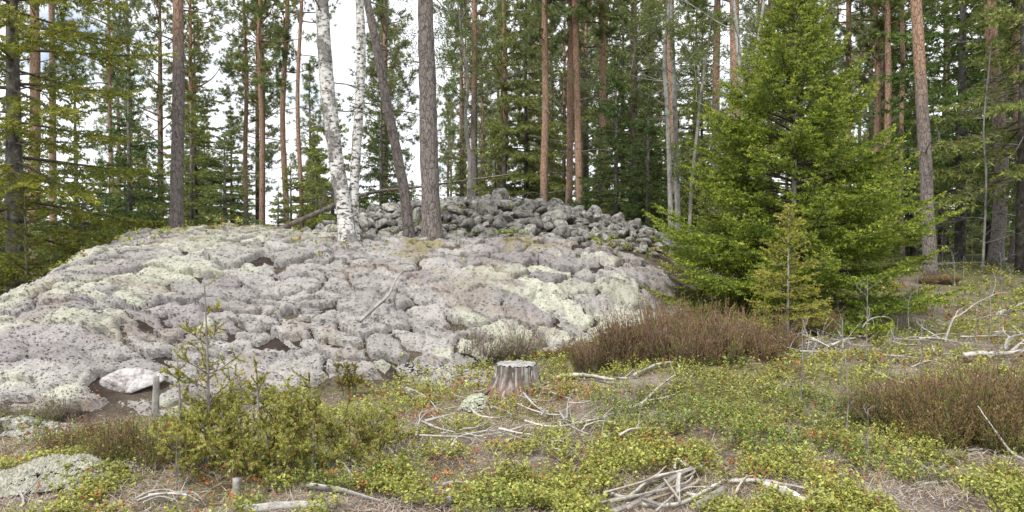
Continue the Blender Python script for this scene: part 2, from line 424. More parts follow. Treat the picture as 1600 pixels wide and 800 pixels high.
idg = np.full(LX.shape, -1); idg[keep] = ID
vid = np.full(LX.shape, -1); vid[keep] = np.arange(keep.sum())
hz = np.clip(zc - H(kx, ky), 0, .4); LV = np.stack([kx, ky - 1.0 * hz, zc], -1)
# faces: a quad belongs to the cushion of its first corner
qa, qb, qc, qd = vid[:-1, :-1], vid[:-1, 1:], vid[1:, 1:], vid[1:, :-1]
good = (qa >= 0) & (qb >= 0) & (qc >= 0) & (qd >= 0)
Q = np.stack([qa[good], qb[good], qc[good], qd[good]], -1); QID = ID[Q[:, 0]]
# small tufts that give each cushion its crumbly surface
nt_ = 60000
wgt = 1 / np.maximum(LV[:, 1], 5) ** 1.0; wgt = wgt * (prof > .35) * (hole < .4); wgt = wgt / wgt.sum()
sel = rng.choice(len(LV), nt_, p=wgt)
tc_ = LV[sel] + rng.normal(size=(nt_, 3)) * [.012, .012, .003]; tid = ID[sel]; tcol = np.clip(lc[sel] * (1 + .13 * rng.normal(size=(nt_, 1))), .05, .8)
tr_ = rng.uniform(.007, .015, nt_)
octv = np.array([[1, 0, .1], [.31, .95, .1], [-.81, .59, .1], [-.81, -.59, .1], [.31, -.95, .1], [.1, 0, 1]])
octl = octv * [1, 1, 0] + np.array([[0, 0, -.25]] * 5 + [[0, 0, .62]])
ov = octl[None] * tr_[:, None, None] * rng.uniform(.6, 1.4, (nt_, 6, 1)) + tc_[:, None]
of = np.array([[0, 1, 5], [1, 2, 5], [2, 3, 5], [3, 4, 5], [4, 0, 5]])
outc = tag(empty('rock_outcrop', (0, 0, 0)), kind='structure')
order = np.argsort(QID, kind='stable'); Qs = Q[order]; QIs = QID[order]
torder = np.argsort(tid, kind='stable'); tids = tid[torder]
counts = np.bincount(QID, minlength=len(pts))
# the largest 290 in the picture are separate cushions, what little is left is one part
vis = counts / np.maximum(pts[:, 1], 4) ** 3; rank = np.argsort(-vis); single = set(rank[:290].tolist())
restb = MB(); nrest = 0
for k in range(len(pts)):
    a0, a1 = np.searchsorted(QIs, [k, k + 1]); b0, b1 = np.searchsorted(tids, [k, k + 1])
    if a1 - a0 < 6: continue
    f = Qs[a0:a1]; u, inv = np.unique(f, return_inverse=True)
    org = np.array([pts[k][0], pts[k][1], LV[u][:, 2].mean()])
    mb = MB() if k in single else restb
    o0 = org if k in single else np.zeros(3)
    mb.add(LV[u] - o0, inv.reshape(f.shape), lc[u])
    if b1 > b0:
        ti = torder[b0:b1]
        mb.add((ov[ti] - o0).reshape(-1, 3), (np.arange(len(ti))[:, None, None] * 6 + of[None]).reshape(-1, 3), np.repeat(tcol[ti], 6, 0))
    if k in single:
        o = mb.obj('lichen_cushion', M_lichen, outc, smooth='quads'); o.location = org
    else: nrest += 1
if nrest:
    tag(restb.obj('lichen_carpet', M_lichen, outc, smooth='quads'), kind='stuff')

# ------------------------------------------------------------------ stones
def ico(sub):
    import bmesh
    bm = bmesh.new(); bmesh.ops.create_icosphere(bm, subdivisions=sub, radius=1)
    V = np.array([v.co[:] for v in bm.verts]); F = np.array([[v.index for v in f.verts] for f in bm.faces]); bm.free(); return V, F
ICO3, ICOF3 = ico(3); ICO2, ICOF2 = ico(2)
def stone_mesh(seed, sub=3, sq=(1, .8, .62), cut=7, col=(1, 1, 1)):
    r = np.random.default_rng(seed); V, F = (ICO3, ICOF3) if sub == 3 else (ICO2, ICOF2); V = V.copy()
    for _ in range(cut):
        nv = nrm(r.normal(size=3)); d = r.uniform(.42, .8); e = V @ nv - d; V = V - np.clip(e, 0, None)[:, None] * nv * .85
    V = V + nrm(V) * ((fbm(V[:, 0] * 2 + seed, V[:, 1] * 2 + V[:, 2] * 1.7, seed, 3) - .5) * .2)[:, None]
    return MB().add(V * np.array(sq), F, col).mesh('stone', M_stone, True)
stones = [stone_mesh(200 + i, 3, (1, .75 + .06 * (i % 4), .55 + .07 * (i % 5)), 6 + i % 4) for i in range(10)]
rng = np.random.default_rng(12)
ca = empty('cairn', (-.55, 17.9, float(H(-.55, 17.9)) - 1.0), 'wide low heap of grey lichen-spotted stones behind the birch and pines', 'cairn')
bpy.context.view_layer.update()
cand = rng.uniform([-5.2, 14.2], [4.2, 18.4], (9000, 2)); cst = []
for p in cand:
    r2 = ((p[0] + .35) / 4.25) ** 2 + ((p[1] - 17.9) / 3.45) ** 2
    if r2 > 1: continue
    s = rng.choice([.12, .16, .2, .25, .3], p=[.3, .32, .22, .11, .05])
    if all(math.hypot(p[0] - q[0], (p[1] - q[1])) > (s + q[2]) * .7 for q in cst): cst.append((p[0], p[1], s))
cfill = []
cst.sort(key=lambda q: q[1] - .0 * q[0])
for i, (x, y, s) in enumerate(cst[:300]):
    o = link('stone', stones[rng.integers(10)], ca)
    o.location = (x + .55, y - 17.9, float(H(x, y, False)) + s * .25 + rng.uniform(-.03, .07) - ca.location.z)
    o.rotation_euler = (rng.uniform(-.5, .5), rng.uniform(-.5, .5), rng.uniform(0, 6.3)); k = s * rng.uniform(.95, 1.25); o.scale = (k * 1.05, k, k * rng.uniform(.85, 1.15))

# small stones wedged between, and the rest of the heap's far side
fill = MB(); r = np.random.default_rng(33); IC1, IF1 = ico(2)
for p in r.uniform([-5.3, 14.1], [4.3, 18.6], (520, 2)):
    if ((p[0] + .35) / 4.4) ** 2 + ((p[1] - 17.9) / 3.75) ** 2 > 1: continue
    k = r.uniform(.05, .13); V = IC1 * (1 + .18 * r.normal(size=(len(IC1), 1)).clip(-1, 1)) * [k * r.uniform(.9, 1.4), k, k * r.uniform(.6, .9)]
    th_ = r.uniform(0, 6.3); V = V @ np.array([[math.cos(th_), math.sin(th_), 0], [-math.sin(th_), math.cos(th_), 0], [0, 0, 1]])
    fill.add(V + [p[0] + .55, p[1] - 17.9, float(H(p[0], p[1], False)) + k * .2 - ca.location.z], IF1, np.ones(3) * r.uniform(.6, 1.1))
tag(fill.obj('small_stones', M_stone, ca, True), kind='stuff')

# ------------------------------------------------------------------ tree builders (all in the tree's own space, base at the origin)
PB_LOW, PB_UP = np.array([.22, .185, .17]), np.array([.40, .25, .17])
def trunk_mesh(path, R, mat, low, up, z_change, seed, sides=12, patch=.25, flare=1.35, name='trunk'):
    P = smooth_poly(path, 7); s = np.linspace(0, 1, len(P))
    zz = P[:, 2]; rad = np.interp(s, np.linspace(0, 1, len(R)), R) * (1 + (flare - 1) * np.exp(-np.maximum(zz, 0) / .22))
    k = sst(z_change - 1.2, z_change + 1.2, zz + patch * 6 * (vnoise(zz * 1.3, zz * 0 + seed, seed) - .5))[:, None]
    c = np.asarray(low) * (1 - k) + np.asarray(up) * k
    mb = MB(); tube(mb, P, rad, c, sides, .07, seed); return mb

def dead_limbs(mb, at_z, zs, r, ln=(.5, 1.4), col=(.2, .175, .16)):
    for z in zs:
        p = at_z(z); az = r.uniform(0, 2 * pi); L = r.uniform(*ln); e = r.uniform(-.35, .35)
        d = np.array([math.cos(az), math.sin(az), e]); P = [p, p + d * L * .5 + runit(r) * .06, p + d * L + np.array([0, 0, -.12 * L]) + runit(r) * .1]
        tube(mb, smooth_poly(P, 3), np.linspace(.018, .004, 7), col, 4, cap=False)
        for _ in range(3):
            q = P[1] + (P[2] - P[1]) * r.random(); tube(mb, smooth_poly([q, q + (d * .4 + runit(r)) * .25 * L], 2), np.linspace(.007, .002, 3), col, 3, cap=False)

def pine_crown(at_z, h, zc, R, seed, nb=60, nn=12, L=.13, Wd=.028, col=(.075, .115, .045), subs=(4, 8), wood=(.27, .16, .10), low_sparse=True):
    r = np.random.default_rng(seed); mb = MB(); tp, td = [], []
    for i in range(nb):
        u = ((i + r.random()) / nb) ** .85; z = zc + (h - zc) * u
        prof_ = math.sin(pi * min(1, .18 + .82 * u) ** .8) if u > .12 else .75
        Lb = R * max(.25, prof_) * r.uniform(.6, 1.15)
        if low_sparse and u < .2 and r.random() < .35: Lb *= .5
        az = i * 2.4 + r.normal() * .5; e = np.interp(u, [0, .5, 1], [.05, .35, 1.0]) + r.normal() * .15
        d = np.array([math.cos(az), math.sin(az), e]); d = d / np.linalg.norm(d)
        p = at_z(z); pts_ = [p]
        for k in range(4):
            d = nrm(d + runit(r) * .28 + np.array([0, 0, .06])); pts_.append(pts_[-1] + d * Lb / 4)
        P = smooth_poly(pts_, 2); tube(mb, P, np.linspace(.012 + .012 * Lb, .005, len(P)), wood, 4, cap=False)
        for k in range(r.integers(*subs)):
            s = r.uniform(.3, 1.0); j = s * (len(P) - 1); a = int(j); q = P[a] + (P[min(a + 1, len(P) - 1)] - P[a]) * (j - a)
            d2 = nrm(nrm(P[-1] - P[0]) * .6 + runit(r) * .8 + np.array([0, 0, .2])); l2 = Lb * r.uniform(.18, .42)
            e2 = q + d2 * l2; tube(mb, [q, e2], [.006, .003], wood, 3, cap=False)
            for w in (.45, .72, 1.0):
                tp.append(q + d2 * l2 * w + runit(r) * .06); td.append(d2)
                tp.append(q + d2 * l2 * w + runit(r) * .14); td.append(nrm(d2 + runit(r) * .7))
        tp.append(P[-1]); td.append(nrm(P[-1] - P[-2]))
    tp = np.array(tp); td = np.array(td)
    cc = np.asarray(col) * np.stack([r.uniform(.8, 1.25, len(tp)), r.uniform(.88, 1.15, len(tp)), r.uniform(.8, 1.2, len(tp))], -1)
    needles(mb, tp - td * .05, tp + td * .06, nn, L, Wd, cc, r, (25, 85), .25)
    return mb

def spruce_crown(h, R, seed, z0=.15, spacing=.25, per=5, twig=.08, shoot=.09, nper=9, nL=.03, nW=.012, e_low=-5, e_top=40, hang=.1, up=.15,
                 col=(.06, .1, .02), tipc=(.16, .19, .03), tipf=.35, trunk_r=.06, taper=.85, wood=(.16, .12, .09), third=True, irregular=.2, bare_in=.12, lean=0):
    r = np.random.default_rng(seed); mb = MB(); A0, A1, tip = [], [], []
    z = z0; a0 = r.uniform(0, 6)
    while z < h * .985:
        u = (z - z0) / (h - z0)
        nb = per if u < .92 else 4
        for k in range(nb):
            az = a0 + k * 2 * pi / nb + r.normal() * .25; zz = z + r.normal() * spacing * .25
            Lb = (R * (1 - u) ** taper + .04) * r.uniform(1 - irregular, 1 + irregular * .6)
            if r.random() < .12: Lb *= .6
            e = math.radians(np.interp(u, [0, .6, 1], [e_low, (e_low + e_top) / 2, e_top]) + r.normal() * 5)
            hd = np.array([math.cos(az), math.sin(az), 0])
            s = np.linspace(0, 1, 9)[:, None]
            P = np.array([lean * zz, 0, zz]) + hd * Lb * s * math.cos(e) + np.array([0, 0, 1.]) * Lb * (math.sin(e) * s - hang * s ** 2 * 1.2 + up * s ** 3) + runit(r) * .04 * Lb * s ** 2
            rw = .004 + .011 * Lb
            tube(mb, P, np.linspace(rw, .0025, 9), wood, 4, cap=False)
            # shoots on the main axis
            m = max(2, int(Lb * (1 - bare_in) / shoot)); q = np.linspace(bare_in, 1, m + 1)
            Pi = np.stack([np.interp(q, s[:, 0], P[:, c]) for c in range(3)], -1)
            A0.append(Pi[:-1]); A1.append(Pi[1:]); tip.append(np.linspace(0, 1, m) > .8)
            # side twigs, both sides
            ns = max(2, int(Lb / twig)); sv = np.clip(np.repeat((np.arange(ns) + .5) / ns, 2) * (1 - bare_in) + bare_in + r.normal(size=ns * 2) * .01, 0, .995)
            side = np.tile([1, -1], ns)
            B = np.stack([np.interp(sv, s[:, 0], P[:, c]) for c in range(3)], -1)
            T = nrm(np.stack([np.interp(np.minimum(sv + .05, 1), s[:, 0], P[:, c]) - np.interp(sv - .05, s[:, 0], P[:, c]) for c in range(3)], -1))
            Sd = nrm(np.cross(T, [0, 0, 1.]))
            l2 = np.minimum(.5 * (1 - sv) * Lb + .07, .62 * Lb * sv + .05) * r.uniform(.65, 1.15, ns * 2)
            ph = np.radians(r.normal(52, 8, ns * 2))[:, None]
            D2 = nrm(T * np.cos(ph) + Sd * side[:, None] * np.sin(ph) + np.array([0, 0, 1.]) * (r.normal(size=(ns * 2, 1)) * .18 - hang * .6))
            E = B + D2 * l2[:, None] + np.array([0, 0, 1]) * (-hang * .5 * l2[:, None] ** 1.3)
            seg_tubes(mb, B, E, .004, .0015, wood)
            nsh = np.maximum(1, np.round(l2 / shoot)).astype(int); idx = np.repeat(np.arange(len(l2)), nsh)
            loc = np.concatenate([np.arange(n_) for n_ in nsh]); f0 = loc / nsh[idx]; f1 = (loc + 1) / nsh[idx]
            A0.append(B[idx] + (E - B)[idx] * f0[:, None]); A1.append(B[idx] + (E - B)[idx] * f1[:, None]); tip.append(f1 > .99)
            if third:
                n3 = np.maximum(0, np.round((l2 - .06) / (twig * .8))).astype(int); i3 = np.repeat(np.arange(len(l2)), n3)
                if len(i3):
                    f3 = r.uniform(.15, .9, len(i3)); l3 = (l2[i3] * (1 - f3) * .6 + .04) * r.uniform(.7, 1.2, len(i3)); sd3 = r.choice([-1, 1], len(i3))
                    b3 = B[i3] + (E - B)[i3] * f3[:, None]; t3 = nrm((E - B)[i3]); s3 = nrm(np.cross(t3, [0, 0, 1.]))
                    d3 = nrm(t3 * .7 + s3 * sd3[:, None] * .7 + np.array([0, 0, 1.]) * (r.normal(size=(len(i3), 1)) * .2 - hang * .5))
                    A0.append(b3); A1.append(b3 + d3 * l3[:, None]); tip.append(r.random(len(i3)) < .5)
        z += spacing * r.uniform(.8, 1.2) * (1 if u < .8 else .8); a0 += .62
    A0 = np.concatenate(A0 + [np.array([[lean * h, 0, h * .97]])]); A1 = np.concatenate(A1 + [np.array([[lean * h, 0, h * 1.03]])]); tip = np.concatenate(tip + [np.array([True])])
    kk = np.where(tip, tipf * 2, tipf * .6 * r.random(len(tip)))[:, None].clip(0, 1) * r.uniform(.5, 1, (len(tip), 1))
    cc = np.asarray(col) * (1 - kk) + np.asarray(tipc) * kk
    needles(mb, A0, A1, nper, nL, nW, cc, r, (30, 65), .25)
    return mb

def bare_twigs(mb, base, d, L, r, depth=3, rad=.012, col=(.3, .27, .25), buds=None, gnarl=.25):
    P = [np.asarray(base, float)]
    for k in range(4):
        d = nrm(d + runit(r) * gnarl + np.array([0, 0, .08])); P.append(P[-1] + d * L / 4)
    P = smooth_poly(P, 2); tube(mb, P, np.linspace(rad, rad * .3, len(P)), col, 4 if rad > .006 else 3, cap=False)
    if buds is not None and depth <= 1:
        for q in P[2:]: buds.append(q)
    if depth > 0:
        for k in range(r.integers(2, 5)):
            i = r.integers(2, len(P)); bare_twigs(mb, P[i], nrm(d + runit(r) * .9), L * r.uniform(.35, .6), r, depth - 1, rad * .5, col, buds, gnarl)

def leaves_at(mb, P, n, size, col, r, spread=.05):
    m = len(P)
    if m == 0: return
    c = np.repeat(P, n, 0) + r.normal(size=(m * n, 3)) * spread
    a = runit(r, m * n); b = nrm(np.cross(a, runit(r, m * n))); sz = size * r.uniform(.6, 1.3, (m * n, 1))
    V = np.stack([c - a * sz, c - b * sz * .55, c + a * sz, c + b * sz * .55], 1)
    cc = np.clip(np.repeat(np.asarray(col)[None] * (1 + .2 * r.normal(size=(m * n, 1))), 4, 0).reshape(-1, 3), .01, 1)
    mb.add(V.reshape(-1, 3), np.arange(m * n * 4).reshape(-1, 4), cc)

def base_of(px, depth):
    x = (px - 800) / FPX * depth; return np.array([x, depth, float(H(x, depth))])

def path_from_px(pp, depth, base, extra=None):
    """stem centre line through photo pixels, at one depth; continues upward past the frame"""
    P = np.array([at(px, py, depth) for px, py in pp]) - base
    P[0] = [P[0][0], 0, -.08]
    P[:, 1] = 0
    if extra is not None: P = np.concatenate([P, [P[-1] + np.asarray(e, float) for e in extra]])
    return P

def at_fn(path):
    P = smooth_poly(path, 7)
    def f(z): return np.array([np.interp(z, P[:, 2], P[:, c]) for c in range(3)])
    return f

# ------------------------------------------------------------------ trees one can tell apart, near to far
PCROWN = {}
def pine_crown_data(k):
    if k not in PCROWN:
        hh, R_, c_, nb_ = [(7, 1.7, (.19, .23, .075), 46), (8.5, 1.9, (.16, .21, .085), 54), (9.5, 2.0, (.21, .24, .08), 60), (10.5, 1.9, (.18, .225, .09), 64), (8, 1.6, (.2, .225, .075), 44)][k]
        PCROWN[k] = pine_crown(lambda z: np.array([0, 0, z]), hh, 0, R_, 900 + k, nb=nb_, nn=15, col=np.array(c_) * 1.15, Wd=.025, L=.15, subs=(3, 7)).mesh('crown', M_needle), hh, R_
    return PCROWN[k]
def pine(label, px, depth, diam, top=None, h=17, zc=9, R=1.9, zch=3.2, seed=0, name='pine_tree', up=PB_UP, low=PB_LOW, nb=46, limbs=8, nn=12, group=None, col=(.075, .115, .045), pxpath=None, crown=True, wob=.06, Wd=.03, L=.13):
    b = base_of(px, depth); r = np.random.default_rng(seed + 500)
    if pxpath: path = path_from_px(pxpath, depth, b); path = np.concatenate([path, [path[-1] + (path[-1] - path[-2]) / np.linalg.norm(path[-1] - path[-2]) * k for k in (2.5, 5, max(5.5, h - path[-1][2]))]])
    else:
        lx_ = 0 if top is None else (top - px) / FPX * depth; ztop = EYE + HOR / FPX * depth - b[2]
        zs = np.array([-.08, h * .15, h * .35, h * .6, h * .8, h]); path = np.stack([lx_ * zs / ztop + r.normal(size=6) * wob * np.array([0, 1, 1, 1, 1, 1]), r.normal(size=6) * wob, zs], -1)
    hh = path[-1][2]
    t = empty(name, b, label, 'tree', group)
    f = at_fn(path)
    mb = trunk_mesh(path, [diam / 2, diam / 2 * .92, diam / 2 * .78, diam / 2 * .5, .02], M_pine, low, up, zch, seed)
    tk = mb.obj('trunk', M_pine, t, True)
    if depth < 17:
        for z in r.uniform(min(2.5, zc * .3), zc, limbs):
            lb = MB(); dead_limbs(lb, f, [z], r, (.3, 1.3)); lb.obj('dead_limb', M_grey, tk)
    else:
        lb = MB(); dead_limbs(lb, f, r.uniform(min(2.5, zc * .3), zc, limbs), r, (.3, 1.3)); tag(lb.obj('dead_limbs', M_grey, tk), kind='stuff')
    if crown:
        me, ch, cR = pine_crown_data(seed % 5); o = link('crown', me, t); k = (hh - zc) / ch; o.scale = (R / cR, R / cR, k)
        lo, hi = f(zc), f(hh - .3); o.location = (lo[0], lo[1], zc); o.rotation_euler = (math.atan2(-(hi[1] - lo[1]), hh - zc), math.atan2(hi[0] - lo[0], hh - zc), seed * 1.7)
    return t

pine('tall pine, grey below and orange above, alone at left end of lichen rock', 275, 15, .245, 274, h=16, zc=6.2, R=1.7, zch=4.1, seed=1, limbs=12, pxpath=[(275, 363), (277, 250), (279, 120), (278, 0)])
pine('thickest pine trunk, grey plated bark, standing before the stone heap', 676, 13.2, .32, h=17, zc=7.5, R=2.0, zch=5.2, seed=2, limbs=4, pxpath=[(676, 372), (671, 250), (668, 130), (664, 0)])
pine('thin dark pine leaning left, bowed trunk beside the thickest pine', 640, 14, .185, h=13, zc=7.2, R=1.3, zch=9.5, seed=3, limbs=5, pxpath=[(641, 368), (630, 290), (606, 170), (588, 70), (573, 0)])
pine('straight pine leaning slightly left, pale orange top, right of the big bushy spruce', 1455, 16, .26, h=17, zc=8, R=1.8, zch=3.4, seed=4, limbs=3, pxpath=[(1455, 393), (1447, 280), (1439, 130), (1431, 0)])

mid = [  # px at base, px at frame top, depth, diameter, crown base, radius, colour change height, label
 (410, 411, 29, .22, 6.5, 1.7, 1.5, 'slim orange pine between the lone left pine and the birch, leftmost of three'),
 (447, 449, 31, .25, 7.5, 1.8, 2.5, 'slim brown pine between the lone left pine and the birch, middle of three'),
 (473, 473, 27, .16, 8.5, 1.4, 1.2, 'thinnest red-barked pine just left of the birch'),
 (855, 856, 26, .27, 6.5, 1.9, 2.0, 'red-brown pine behind the right part of the stone heap, first of a row of four'),
 (884, 890, 27.5, .25, 7.5, 1.9, 2.0, 'pine second in the row of four behind the stone heap'),
 (905, 899, 26.5, .25, 8, 1.8, 2.0, 'pine third in the row of four behind the stone heap'),
 (939, 937, 28, .28, 7, 2.0, 1.8, 'pine fourth and rightmost in the row behind the stone heap'),
 (786, 788, 31, .24, 6, 1.8, 6, 'dark grey pine behind the middle of the stone heap, right of its neighbour'),
 (742, 744, 33, .30, 7, 2.0, 7, 'dark trunked pine behind the heap just right of the thickest pine'),
 (1052, 1048, 23, .26, 6.5, 1.8, 3.2, 'orange topped pine behind the two grey aspen stems'),
 (1116, 1117, 25, .27, 7.5, 1.8, 5, 'grey-brown pine between the aspens and the big bushy spruce'),
 (1146, 1141, 22, .33, 7, 2.0, 3.0, 'stout orange pine rising behind the left side of the bushy spruce'),
 (1240, 1236, 31, .28, 6.5, 2.0, 3.2, 'far orange pine rising behind the tip of the bushy spruce'),
 (1322, 1323, 31, .27, 7, 1.9, 2.5, 'orange pine just right of the bushy spruce tip'),
 (1366, 1362, 29, .24, 6.5, 1.8, 2.2, 'reddish pine right of the bushy spruce, left of a close pair'),
 (1386, 1385, 27, .25, 7.5, 1.8, 2.4, 'reddish pine, thicker of the close pair left of the leaning right pine'),
 (1409, 1407, 28, .19, 8, 1.5, 1.2, 'thin red pine, slimmer of the close pair left of the leaning right pine'),
 (1556, 1550, 20, .33, 7.5, 2.0, 4.0, 'stout grey pine wrapped in dead twigs near the right edge'),
 (1586, 1590, 22.5, .30, 7, 1.9, 4.5, 'grey pine behind dead twigs at the very right edge'),
 (63, 58, 24, .36, 5.5, 2.0, 1.0, 'stout orange pine seen through the big left spruce'),
 (86, 82, 27, .25, 7, 1.8, 1.0, 'slimmer orange pine just behind the stout one at left'),
 (178, 176, 35, .19, 7, 1.7, 3.0, 'far thin pine above the dark young spruce at left'),
 (303, 302, 33, .22, 6, 1.9, 5.0, 'grey pine just right of the lone left pine'),
 (386, 387, 36, .24, 6.5, 1.9, 3.0, 'far brown pine left of the three slim pines'),
]
for i, (px, tp_, d, di, zc_, R_, zch, lab) in enumerate(mid):
    pine(lab, px, d, di, tp_, h=15 + (i * 37 % 50) / 12, zc=zc_, R=R_, zch=zch, seed=20 + i, nb=54, nn=11, limbs=10, Wd=.036, L=.15, group='pines standing in the forest behind',
         col=[(.085, .125, .045), (.07, .11, .05), (.1, .13, .045)][i % 3])

# birch with two stems from one foot
bb = base_of(545, 12.6)
bt = empty('birch_tree', bb, 'white birch with two stems growing from one foot on the lichen rock', 'tree')
for k, (pp, dia) in enumerate([([(546, 392), (538, 330), (524, 240), (511, 130), (503, 0)], .25), ([(554, 388), (552, 330), (557, 230), (564, 110), (562, 0)], .165)]):
    path = path_from_px(pp, 12.6 + .12 * k, bb); path[:, 1] = .12 * k
    path = np.concatenate([path, [path[-1] + [-.1, .1, 2.4], path[-1] + [.0, .2, 5], path[-1] + [.1, .1, 7.5]]])
    mb = trunk_mesh(path, [dia / 2, dia / 2 * .95, dia / 2 * .9, dia * .3, .02], M_birch, (1, 1, 1), (1, 1, 1), 3, 60 + k, 14, flare=1.5)
    r = np.random.default_rng(70 + k); P = smooth_poly(path, 7); R_ = np.linspace(dia / 2, .03, len(P)); rough = MB()
    mb.obj('trunk', M_birch, bt, True)
    lm = MB(); buds = []; f = at_fn(path)
    for z in r.uniform(3.6, path[-1][2] - .3, 12):
        az = r.uniform(0, 6.3); bare_twigs(lm, f(z), np.array([math.cos(az), math.sin(az), .7]), r.uniform(.8, 2.0), r, 2, .014, (.17, .14, .13), buds)
    for z in ((1.9, 2.15, 2.6) if k == 0 else (2.3,)):   # crooked dead snags on the stems
        az = r.uniform(-.6, .6) if z > 2 else pi; bare_twigs(lm, f(z), np.array([math.cos(az), -.2, .15]), .7, r, 2, .013, (.1, .085, .08), None, .5)
    lm.obj('branches', M_grey, bt)
    lv = MB(); leaves_at(lv, np.array(buds)[::2], 2, .016, (.16, .2, .04), r, .04); lv.obj('leaves', M_leaf, bt)

def bare_tree(name, label, px, depth, diam, pxpath, seed, col, extra_h=3, nbr=14, zlo=1.6, mat=None, leafcol=(.15, .19, .04), leafn=2, blen=(.6, 1.5), group=None, cat='tree'):
    b = base_of(px, depth); path = path_from_px(pxpath, depth, b)
    path = np.concatenate([path, [path[-1] + (path[-1] - path[-2]) / np.linalg.norm(path[-1] - path[-2]) * extra_h]]); r = np.random.default_rng(seed)
    t = empty(name, b, label, cat, group); f = at_fn(path)
    trunk_mesh(path, [diam / 2, diam / 2 * .85, diam / 2 * .65, .012], mat or M_grey, col, col, 3, seed, 9).obj('trunk', mat or M_grey, t, True)
    lm = MB(); buds = []
    for z in r.uniform(zlo, path[-1][2] - .2, nbr):
        az = r.uniform(0, 6.3); bare_twigs(lm, f(z), np.array([math.cos(az), math.sin(az), r.uniform(.1, .8)]), r.uniform(*blen), r, 3, max(.006, diam * .08), np.asarray(col) * .8, buds)
    lm.obj('branches', M_grey, t)
    if leafn:
        lv = MB(); leaves_at(lv, np.array(buds), leafn, .02, leafcol, r, .05); lv.obj('leaves', M_leaf, t)
    return t
bare_tree('birch_tree', 'slender pale birch with crooked bare boughs standing in the stone heap', 733, 17, .1, [(733, 320), (734, 250), (727, 190), (731, 130), (722, 60)], 101, (.3, .28, .26), .8, 20, 1.0, blen=(.8, 1.8))
bare_tree('aspen_tree', 'grey aspen stem with flaky lichen bark left of the bushy spruce', 1049, 15.5, .105, [(1049, 400), (1047, 300), (1043, 180), (1038, 90), (1046, 0)], 102, (.3, .29, .27), 4, 14, 2.2)
bare_tree('aspen_tree', 'second grey aspen stem, slightly thicker, close right of the first', 1059, 16, .125, [(1060, 400), (1058, 300), (1054, 150), (1048, 0)], 103, (.27, .26, .24), 4, 12, 2.4)
bare_tree('aspen_tree', 'thin curved grey stem between the aspens and the bushy spruce', 1080, 15.5, .075, [(1076, 380), (1080, 300), (1090, 200), (1100, 110), (1112, 40)], 104, (.25, .24, .2), 1.5, 12, 1.4, blen=(.4, 1.0))
bare_tree('birch_tree', 'pale forked dead birch rising behind the left half of the bushy spruce', 1166, 13.6, .13, [(1168, 480), (1165, 300), (1160, 180), (1154, 80), (1146, 0)], 105, (.48, .46, .43), 3, 16, 2.4, blen=(.8, 1.7), leafn=1)
bare_tree('birch_tree', 'thin pale birch stem leaning right behind the bushy spruce tip', 1172, 13.9, .08, [(1172, 470), (1172, 200), (1180, 100), (1194, 0)], 106, (.45, .43, .4), 2, 10, 2.4, leafn=1)
bare_tree('dead_sapling', 'bent bare grey dead tree before the dark spruces at right', 1535, 17, .05, [(1535, 400), (1541, 290), (1537, 200), (1545, 110)], 107, (.22, .2, .185), .6, 16, .5, blen=(.4, 1.1), leafn=0)

# spruces
def spruce_tree(label, px, depth, h, R, seed, diam=.12, name='spruce_tree', rz=0, group=None, tcol=(.2, .17, .15), rtaper=None, dark=None, **k):
    b = base_of(px, depth); t = empty(name, b, label, 'tree', group, rz)
    mb = MB(); zs = np.linspace(-.08, h, 14); P = np.stack([zs * 0 + k.get('lean', 0) * zs, zs * 0, zs], -1); tube(mb, P, np.linspace(diam / 2, .006, 14), tcol, 9, .08, seed)
    if dark:
        r = np.random.default_rng(seed); dead_limbs(mb, lambda z: np.array([0, 0, z]), r.uniform(.3, dark, 40), r, (.5, 1.4), (.2, .18, .17))
    mb.obj('trunk', M_grey, t, True)
    spruce_crown(h, R, seed, **k).obj('crown', M_needle, t)
    return t
YG, OL = (.30, .31, .035), (.115, .155, .03)
spruce_tree('big bushy bright green spruce right of the lichen rock', 1240, 11.8, 4.95, 2.25, 301, .11, z0=.2, spacing=.175, per=8, twig=.08, shoot=.08, nper=7, nL=.038, nW=.017,
            e_low=2, e_top=45, hang=.12, up=.26, col=(.15, .24, .038), tipc=(.45, .5, .07), tipf=.52, taper=.84, bare_in=.3, tcol=(.36, .35, .33))
spruce_tree('second bright green spruce with its own tip, left behind the bushy one', 1168, 12.7, 4.1, 1.35, 302, .09, z0=.2, spacing=.24, per=6, twig=.09, shoot=.09, nper=9, nL=.034, nW=.013,
            e_low=0, e_top=42, hang=.1, up=.22, col=(.15, .235, .038), tipc=(.44, .49, .07), tipf=.5, taper=.75, bare_in=.25)
spruce_tree('small yellowish young spruce in front of the bushy spruce', 1232, 9.7, 1.62, .55, 303, .035, z0=.1, spacing=.13, per=5, twig=.075, shoot=.07, nper=10, nL=.028, nW=.01,
            e_low=5, e_top=40, hang=.04, up=.1, col=(.28, .3, .06), tipc=(.48, .45, .08), tipf=.5, taper=.7, bare_in=.15, tcol=(.42, .4, .37), irregular=.35, third=True)
spruce_tree('large yellow-green spruce with drooping boughs at the left edge', 24, 13.6, 12, 2.6, 304, .33, z0=1.0, spacing=.45, per=5, twig=.15, shoot=.15, nper=7, nL=.065, nW=.025,
            e_low=-8, e_top=25, hang=.22, up=.22, col=(.175, .205, .032), tipc=(.37, .36, .05), tipf=.42, taper=.55, bare_in=.2, irregular=.45, tcol=(.13, .115, .1), dark=6)
spruce_tree('low dark spruce at the left edge under the large spruce', 40, 12.6, 1.9, 1.15, 305, .05, z0=-.5, spacing=.2, per=6, twig=.1, shoot=.1, nper=9, nL=.04, nW=.015, e_low=0, hang=.1, up=.18, col=(.14, .18, .03), tipc=(.28, .3, .04))
